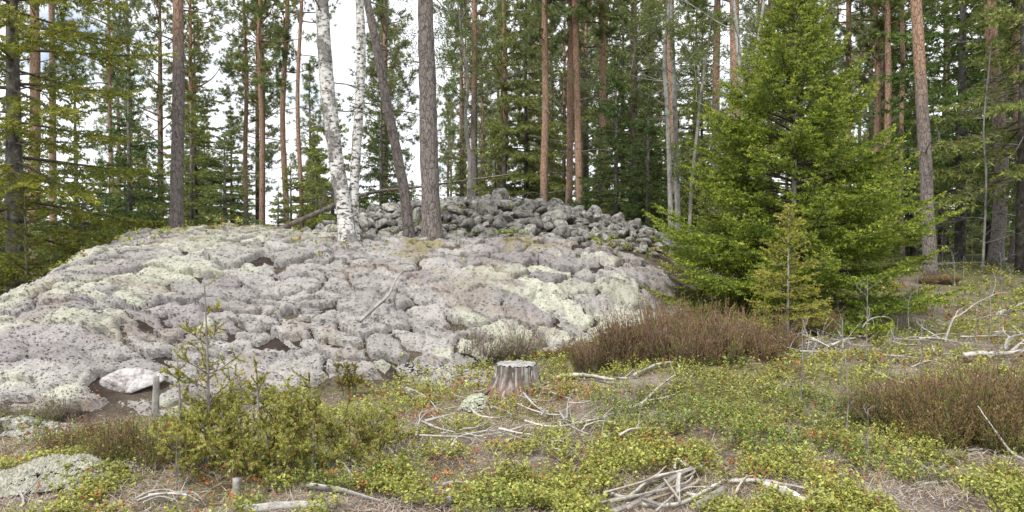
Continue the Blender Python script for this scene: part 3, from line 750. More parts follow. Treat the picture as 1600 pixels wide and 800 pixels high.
spruce_tree('low spruce bough clump left of the lichen rock crest', 130, 15.5, 2.0, 1.2, 306, .05, z0=-.2, spacing=.2, per=6, twig=.1, shoot=.1, nper=9, nL=.04, nW=.015, e_low=0, hang=.1, up=.18, col=(.13, .17, .03), tipc=(.26, .28, .04))
BGS = {}
def bg_crown(k):
    if k not in BGS:
        h_, R_, c_, z_, tp_ = [(5, 1.5, (.14, .185, .055), .25, .75), (4, 1.45, (.19, .22, .055), .2, .7), (14, 2.5, (.12, .175, .045), 2.0, .6), (5, 1.6, (.09, .135, .04), .2, .8), (13, 2.5, (.18, .205, .06), 2.2, .6)][k]
        BGS[k] = spruce_crown(h_, R_, 320 + k, col=c_, tipc=np.array(c_) * 1.7, tipf=.4, e_low=-12, e_top=35, hang=.2, up=.18, taper=tp_, z0=z_, bare_in=.15, irregular=.4,
            **(dict(twig=.15, shoot=.15, nper=7, nL=.08, nW=.03, spacing=.32, per=6) if h_ < 8 else dict(twig=.24, shoot=.24, nper=7, nL=.12, nW=.045, spacing=.45, per=5))).mesh('crown', M_needle), h_, R_
    return BGS[k]
for i, (px, d, h, R, col, lab, dk) in enumerate([
 (203, 21, 5.6, 1.5, (.06, .095, .03), 'dark green narrow young spruce left of the lone pine', 0),
 (300, 25, 5.0, 1.5, (.085, .115, .03), 'green spruce right behind the lone left pine', 0),
 (352, 23, 3.4, 1.2, (.095, .12, .025), 'low bright spruce between the lone pine and the slim pines', 0),
 (520, 26, 5.6, 1.7, (.075, .105, .03), 'spruce hidden behind the two birch stems', 0),
 (596, 25, 5.4, 1.5, (.06, .085, .025), 'dark pointed spruce between the birch and the thickest pine', 0),
 (455, 27, 3.8, 1.5, (.09, .115, .03), 'rounded low spruce left of the birch above the fallen trunk', 0),
 (962, 22, 5.3, 1.7, (.045, .075, .022), 'dark dense spruce just right of the stone heap', 0),
 (1012, 20.5, 4.2, 1.3, (.05, .08, .022), 'dark spruce between the stone heap and the aspens', 0),
 (1500, 23, 15, 2.6, (.05, .085, .02), 'tall dark green spruce right of the leaning right pine', 5),
 (1428, 29, 13, 2.3, (.06, .085, .03), 'dark spruce behind the leaning right pine', 4),
 (1596, 17.5, 13, 2.5, (.1, .125, .03), 'olive spruce with dead lower twigs at the right edge', 4.5),
 (1548, 25, 14, 2.4, (.055, .085, .025), 'dark spruce behind the stout grey pine at right', 5),
 (1352, 24, 3.4, 1.3, (.1, .12, .035), 'low olive spruce between the bushy spruce and the red pines', 0),
 (1090, 21, 4.8, 1.6, (.1, .125, .03), 'olive spruce behind the thin curved stem', 0),
 (120, 23, 7.0, 1.9, (.085, .105, .025), 'olive spruce behind the large left spruce', 2),
]):
    b = base_of(px, d); t = empty('spruce_tree', b, lab, 'tree', 'spruces standing in the forest behind', i * 1.3); mb = MB(); tube(mb, [[0, 0, -.08], [0, 0, h * .5], [0, 0, h]], [.05 + h * .007, .03 + h * .004, .008], (.15, .13, .12), 8, .08, i)
    if dk: r = np.random.default_rng(i); dead_limbs(mb, lambda z: np.array([0, 0, z]), r.uniform(.3, dk, 40), r, (.5, 1.4), (.22, .2, .19))
    mb.obj('trunk', M_grey, t, True)
    k = (4 if 'olive' in lab else 2) if h > 8 else (3 if 'dark' in lab else [0, 1][i % 2])
    me, h_, R_ = bg_crown(k); o = link('crown', me, t); o.scale = (R / R_, R / R_, h / h_)

# far wood that reads as one mass
rng = np.random.default_rng(77)
protos = []
for i in range(4):
    m = MB(); h = 15 + i; f = lambda z: np.array([0, 0, z]); tube(m, [[0, 0, -1], [0, .1, h * .5], [.1, 0, h]], [.15, .12, .02], [[.18, .15, .13], [.27, .18, .13], [.33, .2, .13]], 6)
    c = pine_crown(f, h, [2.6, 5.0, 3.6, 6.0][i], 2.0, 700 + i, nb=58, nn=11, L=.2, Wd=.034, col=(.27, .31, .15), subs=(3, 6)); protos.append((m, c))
for i in range(4):
    m = MB(); h = [9, 13, 6, 4.5][i]; tube(m, [[0, 0, -1], [0, 0, h]], [.12, .02], (.15, .13, .12), 6)
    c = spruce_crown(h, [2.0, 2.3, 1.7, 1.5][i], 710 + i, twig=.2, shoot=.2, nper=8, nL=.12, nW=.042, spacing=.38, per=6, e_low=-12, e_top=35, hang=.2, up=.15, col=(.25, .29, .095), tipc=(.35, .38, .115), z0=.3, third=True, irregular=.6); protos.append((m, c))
protos = [(m.mesh('trunk', M_grey, True), c.mesh('crown', M_needle)) for m, c in protos]
ff = tag(empty('far_forest', (0, 40, 0)), 'far pine and spruce wood reading as one green mass behind', 'forest', kind='stuff')
def far_tree(x, d, k, s):
    for me in protos[k]:
        o = link(me.name, me, ff); o.location = (x, d - 40, float(H(x, d))); o.rotation_euler = (0, 0, rng.uniform(0, 6.3)); o.scale = (s * rng.uniform(.9, 1.1), s * rng.uniform(.9, 1.1), s)
for i in range(150):
    d = rng.uniform(34, 88) if i > 55 else rng.uniform(31, 46); a = rng.uniform(-.72, .76)
    if a < -.27 and rng.random() < .5: continue
    if -.24 < a < -.06 and rng.random() < .6: continue
    far_tree(a * d, d, rng.choice(8, p=[.19, .19, .18, .12, .1, .1, .07, .05]), rng.uniform(.8, 1.15))
for i in range(120):
    d = rng.uniform(26, 50); a = rng.uniform(-.72, .76); far_tree(a * d, d, rng.choice([6, 7]), rng.uniform(.55, 1.0))

# ------------------------------------------------------------------ dead wood on the ground
BW = (.5, .47, .43); GW = (.33, .3, .27); TW = (.45, .38, .3)
ORD = 'first second third fourth fifth sixth seventh eighth ninth tenth eleventh twelfth thirteenth fourteenth fifteenth sixteenth seventeenth eighteenth nineteenth'.split()
def nth(k):
    if k < 19: return ORD[k]
    t, u = divmod(k + 1, 10); return ['twentieth', 'thirtieth', 'fortieth'][t - 2] if u == 0 else ['twenty', 'thirty', 'forty'][t - 2] + '-' + ORD[u - 1]
def order_labels(items):
    """items: (left pixel, object, phrase with {}): number the alike ones from left to right"""
    for k, (_, o, ph) in enumerate(sorted(items, key=lambda q: q[0])): o['label'] = ph.format(nth(k))
def stick(label, pp, dia, name='dead_branch', col=BW, cat='branch', group=None, upright=False, lift=0, forks=0, seed=0, taper=.35, wob=.1, forklen=.25, sides=8):
    dia = dia * .88
    r = np.random.default_rng(seed + int(pp[0][0]) + int(pp[0][1]))
    g0 = gpt(*pp[0])
    if upright: P = np.array([g0] + [at(px, py, g0[1] + .05 * k) for k, (px, py) in enumerate(pp[1:], 1)])
    else: P = np.array([gpt(*p) for p in pp]); P[:, 2] += dia * .35 + lift
    Q = smooth_poly(P, 5); n = len(Q); Q = Q + np.cumsum(r.normal(size=(n, 3)) * dia * .05, 0) * np.linspace(0, 1, n)[:, None]
    if not upright: Q[:, 2] = np.maximum(Q[:, 2], H(Q[:, 0], Q[:, 1]) + dia * .2)
    org = Q[0].copy(); mb = MB(); rad = np.linspace(dia / 2, dia / 2 * taper, n) * (1 + wob * r.normal(size=n))
    tube(mb, Q - org, np.maximum(rad, .0015), np.asarray(col) * r.uniform(.75, 1.05), sides, .16, seed, streak=.32)
    for _ in range(forks):
        i = r.integers(n // 4, n); d = nrm(Q[min(i + 1, n - 1)] - Q[i - 1]); L = forklen * r.uniform(.5, 1.2)
        d = nrm(d * .6 + runit(r) * .8 + np.array([0, 0, .25])); e1 = Q[i] + d * L * .5; d = nrm(d + runit(r) * .4); e2 = e1 + d * L * .5
        tube(mb, smooth_poly([Q[i] - org, e1 - org, e2 - org], 3), np.linspace(rad[i] * .6, rad[i] * .2, 7).clip(.0012), np.asarray(col) * r.uniform(.85, 1.1), 5)
    o = mb.obj(name, M_wood, smooth=True); o.location = org
    return tag(o, label, cat, group)

# fallen trunk behind the birch, leaning up to the right across the heap
p0 = at(418, 343, 16.5); p1 = at(565, 305, 19.5); p2 = at(655, 292, 21.2); p3 = at(800, 272, 23)
p0[2] = H(p0[0], p0[1]) + .05
mb = MB(); Q = smooth_poly([p0 - p0, p1 - p0, p2 - p0, p3 - p0], 6); tube(mb, Q, np.linspace(.06, .016, len(Q)), (.27, .21, .17), 9, .08, 5)
r = np.random.default_rng(5)
for _ in range(16): bare_twigs(mb, Q[r.integers(2, len(Q))], nrm(runit(r) + np.array([0, -.3, .6])), r.uniform(.4, 1.1), r, 2, .01, (.25, .21, .18))
o = mb.obj('fallen_log', M_grey, smooth=True); o.location = p0; tag(o, 'long brown fallen log lying slanted behind the white birch', 'log')

stick('long grey split branch lying up the lichen slope in the middle', [(562, 532), (590, 505), (606, 487), (613, 468), (625, 449)], .06, col=(.42, .39, .36), seed=1, lift=.2)
stick('short grey dead snag standing on the lichen rock near the crest right of centre', [(792, 500), (793, 482), (797, 462)], .03, upright=True, col=GW, forks=2, forklen=.12)
stick('thin dead stick lying at the right edge of lichen rock below the stone heap', [(985, 388), (1020, 395), (1056, 403)], .04, col=GW, lift=.05)
stick('dark grey broken log end with pale stick, left of the stump', [(632, 614), (645, 622), (660, 631)], .075, col=(.2, .18, .165), taper=.8)
stick('pale curved stick springing from the dark log end left of the stump', [(634, 612), (655, 620), (672, 632), (686, 652)], .026, seed=2, lift=.03)
stick('thick pale branch with stub fork lying right of the stump', [(866, 598), (895, 594), (925, 596), (950, 602), (985, 603)], .075, seed=3, forks=2, forklen=.2, lift=.02)
stick('pale bent branch above the thick branch right of the stump', [(990, 594), (1012, 582), (1035, 575), (1058, 574), (1062, 590)], .04, seed=4, lift=.03)
stick('pale forked branch slanting up to the right in the lower centre', [(983, 648), (1005, 640), (1022, 622), (1040, 606), (1055, 594)], .034, seed=6, forks=2, lift=.05)
stick('small crooked bleached twig standing by the right end of the heather', [(1122, 565), (1121, 552), (1110, 547)], .014, upright=True, seed=6)
tang = [[(650, 690), (654, 670), (664, 655), (672, 652)], [(664, 672), (690, 665), (714, 658)], [(655, 700), (690, 701), (720, 702), (745, 706)], [(672, 690), (678, 704), (690, 712), (706, 712)],
        [(706, 712), (716, 698), (745, 690), (778, 686)], [(660, 678), (684, 688), (712, 696)], [(776, 686), (800, 680), (830, 672), (876, 668)], [(780, 684), (806, 690), (830, 694)],
        [(820, 676), (850, 684), (885, 684), (915, 672)], [(790, 700), (815, 692), (838, 696)], [(808, 642), (830, 652), (860, 660), (884, 660)], [(818, 630), (832, 646), (846, 658)],
        [(834, 632), (848, 648), (876, 650), (898, 638), (918, 630)], [(874, 656), (884, 668), (888, 650), (896, 642)], [(846, 666), (852, 656), (860, 652)], [(876, 668), (874, 684), (864, 694)],
        [(770, 648), (790, 654), (802, 662)], [(735, 655), (750, 668), (776, 672)], [(844, 612), (868, 622), (892, 630)], [(815, 608), (840, 616), (850, 616)], [(920, 700), (900, 690), (880, 676)], [(905, 670), (935, 664), (960, 655)],
        [(912, 706), (940, 700), (962, 688)], [(968, 700), (984, 690), (1000, 688)]]
items = []
tj = np.random.default_rng(66)
for _ in range(18):
    a_, b_, L_, g_ = tj.uniform(655, 930), tj.uniform(632, 712), tj.uniform(18, 55), tj.uniform(-.35, .35); tang.append([(a_, b_), (a_ + L_ * .5, b_ + g_ * L_ * .5 + tj.normal() * 4), (a_ + L_, b_ + g_ * L_)])
for i, pp in enumerate(tang):
    _o = stick('bleached twig in the tangle of pale twigs below the stump', pp, ([.022, .03, .018, .026] if i < 24 else [.013, .016, .011, .018])[i % 4], group='twigs tangled below the stump', seed=20 + i, lift=.035 + .025 * (i % 3), forks=2, forklen=.2); items.append((min(q[0] for q in pp), _o, 'bleached twig, {} from the left in the tangle below the stump'))
order_labels(items)
lowl = [[(424, 742), (434, 720), (446, 700), (466, 708), (484, 724), (498, 727)], [(505, 702), (516, 720), (532, 727), (545, 742), (556, 758), (566, 762)], [(480, 768), (520, 772), (560, 782), (590, 790)], [(536, 718), (548, 726), (558, 734)],
        [(606, 705), (616, 716), (626, 726)], [(600, 745), (602, 730), (615, 724)], [(690, 765), (715, 762), (752, 766)], [(770, 755), (780, 766), (790, 774)], [(700, 792), (712, 784), (724, 778)]]
ll = ['pale forked twig under the juniper, reaching down to its lower left', 'wavy pale branch just right of the juniper foot', 'pale split stick low in the picture right of the weathered log', 'short pale stick beside the wavy branch right of the juniper',
      'short crossed twig on bare litter right of the juniper', 'bent twig standing in litter below the crossed twig', 'straight pale stick low in the centre of the picture', 'short slanted stick right of the straight pale one', 'short grey chip low in the centre of the picture']
for i, (pp, lb) in enumerate(zip(lowl, ll)): stick(lb, pp, [.02, .024, .045, .035, .02, .02, .03, .025, .045][i], seed=60 + i, lift=.02, forks=(2 if i < 2 else 0), forklen=.15)
stick('thick white weathered log cut by the bottom edge left of centre', [(376, 803), (420, 799), (465, 796), (512, 800)], .065, name='weathered_log', cat='log', seed=71, col=(.6, .57, .53), taper=.8, wob=.04)
arc = [[(212, 795), (235, 784), (262, 782), (290, 790)], [(215, 798), (245, 788), (285, 786), (312, 800)], [(225, 800), (250, 792), (275, 796)], [(232, 790), (262, 786), (300, 790)], [(270, 786), (300, 784), (316, 798)]]
items = []
for i, pp in enumerate(arc): _o = stick('thin arching pale twig in the bundle at the bottom left', pp, .016, group='arching twigs at the bottom left', seed=80 + i, lift=.05, forks=1, forklen=.2); items.append((min(q[0] for q in pp), _o, 'thin arching pale twig, {} from the left in the bundle at bottom left'))
order_labels(items)
stick('bleached forked twig at the bottom left corner below the lichen patch', [(10, 766), (28, 776), (36, 790), (34, 802)], .03, seed=90, forks=3, lift=.02)
stick('long thin twig slanting below the lichen patch at bottom left', [(40, 800), (75, 793), (100, 780), (125, 764)], .014, seed=91, forks=3)
# pile of split wood at the bottom
pile = [[(935, 800), (985, 778), (1035, 760), (1072, 750)], [(950, 803), (1000, 784), (1060, 762), (1092, 754)], [(965, 806), (1020, 790), (1070, 772), (1100, 758)], [(1000, 806), (1040, 796), (1086, 776), (1108, 768)], [(985, 790), (1020, 798), (1036, 806)], [(1014, 766), (1024, 782), (1036, 802)], [(1040, 758), (1052, 746), (1062, 744)], [(1064, 744), (1080, 752), (1090, 760)], [(945, 797), (1000, 774), (1050, 756)], [(975, 800), (1030, 780), (1085, 764)], [(1010, 800), (1062, 782), (1098, 772)], [(940, 803), (990, 790), (1040, 776)], [(1070, 800), (1100, 786), (1126, 782)]]
items = []
pj = np.random.default_rng(55); pile = [[(x_ + pj.normal() * 13, y_ + pj.normal() * 7) for x_, y_ in pp] for pp in pile]
for i, pp in enumerate(pile): _o = stick('grey weathered stick in the pile of split wood at the bottom right of centre', pp, [.032, .036, .028, .034, .024, .02, .018, .018, .016, .02, .015, .022, .026][i], group='split wood piled at the bottom', cat='wood', seed=100 + i, lift=[.03, .05, .035, .025, .06, .075, .055, .055, .06, .065, .06, .055, .025][i], col=[BW, GW, TW][i % 3], taper=.7, wob=.14); items.append((min(q[0] for q in pp), _o, 'grey weathered stick, {} from the left in the split wood pile at the bottom'))
order_labels(items)
stick('pale post stub standing upright in the pile of split wood', [(1059, 790), (1060, 765), (1061, 740)], .035, upright=True, taper=.9, name='wood_stake', cat='stake')
stick('thick smooth white log cut by the bottom edge, right of the wood pile', [(1195, 766), (1225, 774), (1250, 788), (1275, 803)], .075, name='weathered_log', cat='log', col=(.68, .65, .6), seed=120, taper=.85)
stick('thin pale pole running right above the thick smooth white log', [(1140, 762), (1190, 762), (1240, 770), (1292, 780)], .035, seed=121, lift=.03)
stick('brown grained slab of wood between the pile and the white log', [(1088, 800), (1110, 790), (1134, 778)], .07, col=GW, seed=122, taper=.9, name='wood_slab', cat='wood')
stick('curved stick rising between the wood pile and the white log', [(1150, 786), (1156, 772), (1166, 760), (1178, 757)], .02, seed=123, lift=.05, col=TW)
stick('small cut stub of pale wood lying among the greenery at lower right', [(1205, 726), (1220, 724)], .04, seed=124, col=(.6, .5, .36), taper=1)
# right hand brash
br = [[(1200, 555), (1225, 552), (1250, 560)], [(1216, 548), (1240, 545), (1275, 555)], [(1226, 538), (1250, 532), (1272, 520), (1298, 516)], [(1255, 540), (1275, 548), (1296, 560)], [(1262, 562), (1280, 556), (1300, 540)], [(1272, 520), (1282, 534), (1290, 544)], [(1250, 562), (1270, 562), (1294, 562)], [(1236, 530), (1256, 520), (1258, 508)], [(1282, 540), (1300, 545), (1318, 556)], [(1300, 548), (1318, 540), (1336, 538)], [(1316, 556), (1318, 545), (1330, 540)]]
items = []
for _ in range(16):
    a_, b_, L_, g_ = tj.uniform(1200, 1320), tj.uniform(530, 568), tj.uniform(20, 50), tj.uniform(-.4, .4); br.append([(a_, b_), (a_ + L_ * .5, b_ + g_ * L_ * .5 + tj.normal() * 3), (a_ + L_, b_ + g_ * L_)])
for i, pp in enumerate(br): _o = stick('bleached branch in the brash heap right of the small young spruce', pp, ([.04, .035, .03, .045, .03, .025, .03, .02, .03, .04, .03] + [.018] * 16)[i], group='brash heap by the young spruce', seed=140 + i, lift=.02 + .03 * (i % 4), forks=3, forklen=.35); items.append((min(q[0] for q in pp), _o, 'bleached branch, {} from the left in the brash heap right of the young spruce'))
order_labels(items)
stick('arched bare branch bowing over the brash right of the bushy spruce', [(1346, 522), (1350, 508), (1364, 497), (1384, 495), (1396, 502), (1400, 515)], .025, upright=True, seed=151, forks=2)
stick('pale stick lying under the arched branch', [(1325, 521), (1345, 528), (1365, 522), (1378, 510)], .05, seed=152, forks=2)
stick('curved white branch behind the right heather clump', [(1346, 572), (1360, 580), (1380, 590), (1400, 598), (1425, 604)], .04, seed=153)
stick('upright forked white branch standing in the brash at right', [(1476, 535), (1482, 515), (1490, 497), (1500, 492), (1525, 474), (1555, 460)], .035, upright=True, seed=154, forks=3, forklen=.4)
stick('slanting pale branch meeting the upright forked branch at its foot', [(1474, 533), (1458, 522), (1442, 512), (1432, 502)], .035, upright=True, seed=155, forks=1)
stick('pale stick leaning left to right behind the right heather', [(1456, 540), (1462, 552), (1476, 564), (1490, 570)], .025, seed=156)
stick('thick fallen pale trunk at the right edge behind the heather', [(1505, 567), (1530, 566), (1570, 565), (1610, 563)], .095, name='weathered_log', cat='log', seed=157, forks=2, lift=.05)
stick('crooked white root-like branch at the right edge', [(1572, 548), (1574, 532), (1584, 524), (1604, 518)], .055, upright=True, seed=158, forks=2)
stick('white branch curving beside the crooked root-like branch at the right edge', [(1580, 550), (1592, 540), (1604, 530)], .05, upright=True, seed=159)
stick('long level stick lying in the brash at right', [(1500, 534), (1530, 533), (1574, 532)], .03, seed=160, lift=.05)
stick('pale weathered root end far right above the brash', [(1562, 494), (1580, 488), (1604, 474)], .1, seed=161, forks=3, name='root', cat='root')
stick('pale log lying in the far right clearing by the pine foot', [(1442, 417), (1470, 414), (1500, 412), (1560, 410)], .1, name='fallen_log', cat='log', seed=162)
stick('grey log lying at the far right edge of the clearing', [(1552, 409), (1580, 407), (1612, 406)], .13, name='fallen_log', cat='log', col=GW, seed=163)
stick('pale bent pole leaning across the lower right corner', [(1604, 722), (1580, 706), (1560, 680), (1540, 652), (1528, 634)], .02, upright=True, seed=164)
stick('thin stick lying under the right heather clump', [(1505, 706), (1545, 704), (1600, 700)], .025, seed=165)
stick('second thin stick below the right heather clump', [(1512, 714), (1560, 708), (1600, 712)], .02, seed=166)
stick('short forked stick lying at the lower right', [(1436, 760), (1470, 758), (1488, 755), (1492, 742)], .03, seed=167)
mis = np.random.default_rng(8)
items = []
for i in range(26):
    px, py = mis.uniform(1340, 1600), mis.uniform(505, 585); a = mis.uniform(-.5, .5); L = mis.uniform(18, 60)
    _o = stick('thin bleached twig among the brash beyond the right heather', [(px, py), (px + L * .5, py + a * L * .3 + mis.normal() * 3), (px + L, py + a * L * .4)], mis.uniform(.01, .022), group='twigs in the right brash', seed=200 + i, lift=mis.uniform(.02, .12), forks=3, forklen=.3); items.append((min(q[0] for q in [(px, 0)]), _o, 'thin bleached twig, {} from the left in the brash beyond the right heather'))
order_labels(items)
items = []
for i in range(48):
    px, py = mis.uniform(430, 1590), mis.uniform(640, 795); a = mis.uniform(-1, 1); L = mis.uniform(15, 50)
    if 560 < py < 700 and px < 640: continue
    _o = stick('short grey twig lying loose in the foreground litter', [(px, py), (px + L * .5, py + a * L * .4 + mis.normal() * 3), (px + L, py + a * L * .5)], mis.uniform(.007, .016), group='loose foreground twigs', seed=300 + i, lift=.03, forks=1, forklen=.1, col=[BW, GW, TW][i % 3]); items.append((min(q[0] for q in [(px, 0)]), _o, 'short grey twig, {} from the left among those loose in foreground litter'))
order_labels(items)

# thin leafless saplings
sap = [(1252, 640, 500), (1314, 640, 500), (1350, 502, 436), (1361, 500, 470), (1353, 565, 430), (1408, 520, 435), (1418, 560, 470), (1430, 520, 430), (1460, 505, 450), (1490, 520, 400), (1524, 545, 470), (1533, 512, 440), (1546, 560, 440), (1557, 590, 490), (1505, 470, 400), (1565, 470, 395), (1355, 735, 640), (1322, 690, 560), (1578, 480, 420), (1440, 590, 500), (1392, 600, 520), (275, 775, 690), (292, 800, 750), (1472, 420, 360), (1520, 420, 350)]
sl_ = ['in the green patch below the small young spruce, left', 'in the green patch left of the right heather, tallest', 'whitish, upright at the right foot of the bushy spruce', 'short, beside the whitish one at the bushy spruce foot', 'tall, left of the arched bare branch', 'right of the arched bare branch', 'in the middle of the right brash', 'near the foot of the leaning right pine', 'in front of the leaning right pine',
       'tall, between the upright forked branch and the pine', 'right of the upright forked branch', 'in the clearing right of the forked branch', 'tall, left of the crooked white root', 'in front of the crooked white root', 'far back in the right clearing', 'far back by the grey far log', 'leaning, in the lower right before the heather', 'in front of the left end of right heather', 'near the far right root end', 'behind the right heather, middle', 'behind the right heather, left', 'before the juniper at lower left', 'at the bottom edge below the juniper', 'by the far pale log', 'behind the far pale log']
for i, ((px, y0, y1), lb) in enumerate(zip(sap, sl_)):
    g0 = gpt(px, y0); r = np.random.default_rng(400 + i); hgt = (y0 - y1) / FPX * g0[1]; mb = MB(); P = [np.zeros(3)]
    for k in range(4): P.append(P[-1] + np.array([r.normal() * .04, r.normal() * .04, 1]) * hgt / 4)
    Q = smooth_poly(P, 3); tube(mb, Q, np.linspace(.0055 + .002 * hgt, .002, len(Q)), (.33, .3, .28), 5)
    for _ in range(9): bare_twigs(mb, Q[r.integers(3, len(Q))], nrm(np.array([r.normal(), r.normal(), 1.2])), hgt * r.uniform(.1, .3), r, 1, .003, (.3, .27, .25))
    o = mb.obj('bare_sapling', M_grey, smooth=True); o.location = g0; tag(o, 'thin leafless grey sapling ' + lb, 'sapling', 'thin leafless saplings')

# ------------------------------------------------------------------ stump
sb = gpt(806, 612); sg = empty('tree_stump', sb, 'weathered grey sawn tree stump with frayed sides in the middle foreground', 'stump')
r = np.random.default_rng(9); dep = sb[1]; zt = (at(806, 569, dep)[2] - sb[2]); rad = .2
th = np.linspace(0, 2 * pi, 88, endpoint=False); zs = np.linspace(-.1, zt, 12); fl = 1 + .5 * np.exp(-np.maximum(zs, 0) / .09)
groove = .05 * np.sin(th * 9 + 1) + 0.03 * np.sin(th * 17) + .06 * r.normal(size=88)
rr = rad * fl[:, None] * (1 + groove[None] * (.5 + .5 * np.exp(-np.maximum(zs, 0) / .12))[:, None]) + r.normal(size=(12, 88)) * .004
zz = np.repeat(zs[:, None], 88, 1); zz[-1] += .006 * r.normal(size=88)
V = np.stack([rr * np.cos(th), rr * np.sin(th), zz], -1); i_ = np.arange(11)[:, None] * 88; j_ = np.arange(88)[None]; F = np.stack([i_ + j_, i_ + (j_ + 1) % 88, i_ + 88 + (j_ + 1) % 88, i_ + 88 + j_], -1).reshape(-1, 4)
stripe = sst(.45, .6, vnoise(np.repeat(th[None] * 11, 12, 0), zz * 4, 3))[..., None]; lowk = (1 - sst(.0, .16, zz + .05 * r.normal(size=zz.shape)))[..., None]
c = np.array([.46, .44, .41]) * stripe + np.array([.13, .105, .09]) * (1 - stripe); c = c * (1 - lowk) + np.array([.2, .105, .075]) * lowk
MB().add(V.reshape(-1, 3), F, c.reshape(-1, 3)).obj('side_wood', M_wood, sg, True)
tm = MB(); q = np.linspace(0, .97, 7); tv = np.stack([rr[-1][None] * q[:, None] * np.cos(th), rr[-1][None] * q[:, None] * np.sin(th), zt + .006 + r.normal(size=(7, 88)) * .005 * q[:, None]], -1)
i_ = np.arange(6)[:, None] * 88; F = np.stack([i_ + j_, i_ + (j_ + 1) % 88, i_ + 88 + (j_ + 1) % 88, i_ + 88 + j_], -1).reshape(-1, 4)
tm.add(tv.reshape(-1, 3), F, np.repeat((np.array([.36, .345, .325]) * (.75 + .5 * vnoise(th * 3.2, th * 0, 5))[:, None])[None], 7, 0).reshape(-1, 3) * (.8 + .4 * vnoise(np.repeat(q, 88) * 22, np.repeat(q, 88) * 0, 8))[:, None]); tm.obj('cut_top', M_wood, sg, True)
for k in range(9):
    a = k * .71 + r.normal() * .1; d = np.array([math.cos(a), math.sin(a), 0]); L = r.uniform(.2, .5); P = [d * rad * .95 + [0, 0, .09], d * (rad + .1) + [0, 0, .015]]
    for s_ in (.5, 1.0):
        e = d * (rad + L * s_) + np.array([r.normal() * .05, r.normal() * .05, 0]); e[2] = float(H(sb[0] + e[0], sb[1] + e[1])) - sb[2] + .015; P.append(e)
    rb = MB(); tube(rb, smooth_poly(P, 4), np.linspace(.019, .006, 13), [(.36, .33, .3), (.24, .15, .12)][k % 2], 6, .15, k); rb.obj('root', M_wood, sg, True)
for k in range(14):
    a = r.uniform(0, 6.3); d = np.array([math.cos(a), math.sin(a), 0]); z0_ = r.uniform(.06, zt * .6); rb = MB()
    tube(rb, [d * (rad * 1.04) + [0, 0, z0_], d * (rad * 1.06) + [0, 0, z0_ + r.uniform(.05, .12)]], [.01, .004], (.45, .42, .39), 4); rb.obj('splinter', M_wood, sg, True)

# single stones and stubs
def f_quartz(t, n, l, b):
    v = n_obj(n); a = n_noise(n, l, v, 3.5, 6, .7); r = n_ramp(n, l, a.outputs['Fac'], [(.38, (.2, .17, .165)), (.5, (.5, .46, .45)), (.6, (.66, .64, .63))])
    l.new(r.outputs['Color'], b.inputs['Base Color']); b.inputs['Roughness'].default_value = .75; n_bump(n, l, a.outputs['Fac'], b, .9, .08)
M_quartz = material('quartz_rock', f_quartz)
def rock(label, px, py, s, seed, sq=(1, .8, .5), col=(1, 1, 1), mat=None, name='rock', dz=.3, rz=0, tilt=0):
    g0 = gpt(px, py); me = stone_mesh(seed, 3, sq, 6, col); o = link(name, me); o.location = g0 + [0, 0, s * sq[2] * dz]; o.scale = (s, s, s); o.rotation_euler = (tilt, 0, rz)
    if mat: me.materials.clear(); me.materials.append(mat)
    return tag(o, label, 'rock')
rock('bare pale quartz-like rock face exposed in the lichen at left', 200, 606, .31, 902, (1, .62, .24), (.6, .57, .56), M_quartz, rz=.45, tilt=.55, dz=.55)
rock('small grey rock at the left edge below the lichen slope', 25, 668, .22, 903, (1, .7, .4), (1.5, 1.5, 1.5))
rock('low flat boulder coated with lichen left of the birch foot', 395, 352, .3, 905, (1, .7, .5), (1.2, 1.15, 1.1))
for (px, y0, y1, dia, lb) in [(368, 790, 748, .05, 'short grey weathered post stub at the bottom below the juniper'), (243, 660, 588, .055, 'grey weathered post half hidden at the left of the juniper')]:
    g0 = gpt(px, y0); hh = (y0 - y1) / FPX * g0[1]; mb = MB(); tube(mb, smooth_poly([[0, 0, -.05], [.005, 0, hh * .5], [.01, 0, hh]], 4), np.linspace(dia / 2 * 1.1, dia / 2 * .9, 9), (.3, .28, .27), 9, .14, int(px), streak=.25)
    o = mb.obj('post_stub', M_wood, smooth=True); o.location = g0; tag(o, lb, 'post')

# ------------------------------------------------------------------ lichen patch at the bottom left: a thing of its own
def lichen_patch(label, px, py, rx, ry, hgt, seed, col, n=900, tsz=.02):
    g0 = gpt(px, py); r = np.random.default_rng(seed); mb = MB(); a = r.uniform(0, 6.3, n); q = np.sqrt(r.random(n)); q = q * (.75 + .35 * vnoise(a * 1.6, a * 0, seed))
    x = q * rx * np.cos(a); y = q * ry * np.sin(a); z = H(g0[0] + x, g0[1] + y) - g0[2] + hgt * (1 - q ** 2).clip(0) * (.5 + vnoise(x * 9, y * 9, seed))
    rr_ = r.uniform(.6, 1.5, n) * tsz; V = octv[None] * rr_[:, None, None] * r.uniform(.6, 1.4, (n, 6, 1)) + np.stack([x, y, z - .01], -1)[:, None]
    mb.add(V.reshape(-1, 3), (np.arange(n)[:, None, None] * 6 + of[None]).reshape(-1, 3), np.repeat(np.asarray(col) * (1 + .15 * r.normal(size=(n, 1))), 6, 0))
    o = mb.obj('lichen_patch', M_lichen, smooth=False); o.location = g0; tag(o, label, 'lichen')
lichen_patch('cream coloured lichen patch at the bottom left before the heather', 95, 742, .47, .5, .09, 11, (.41, .40, .33), 5200, .0125)
lichen_patch('small stone crusted with pale green lichen left below the stump', 741, 640, .15, .12, .15, 14, (.43, .45, .34), 700, .014)
lichen_patch('small lichen patch beside a leafy clump at the left edge', 60, 675, .35, .25, .06, 12, (.42, .4, .38), 700, .018)
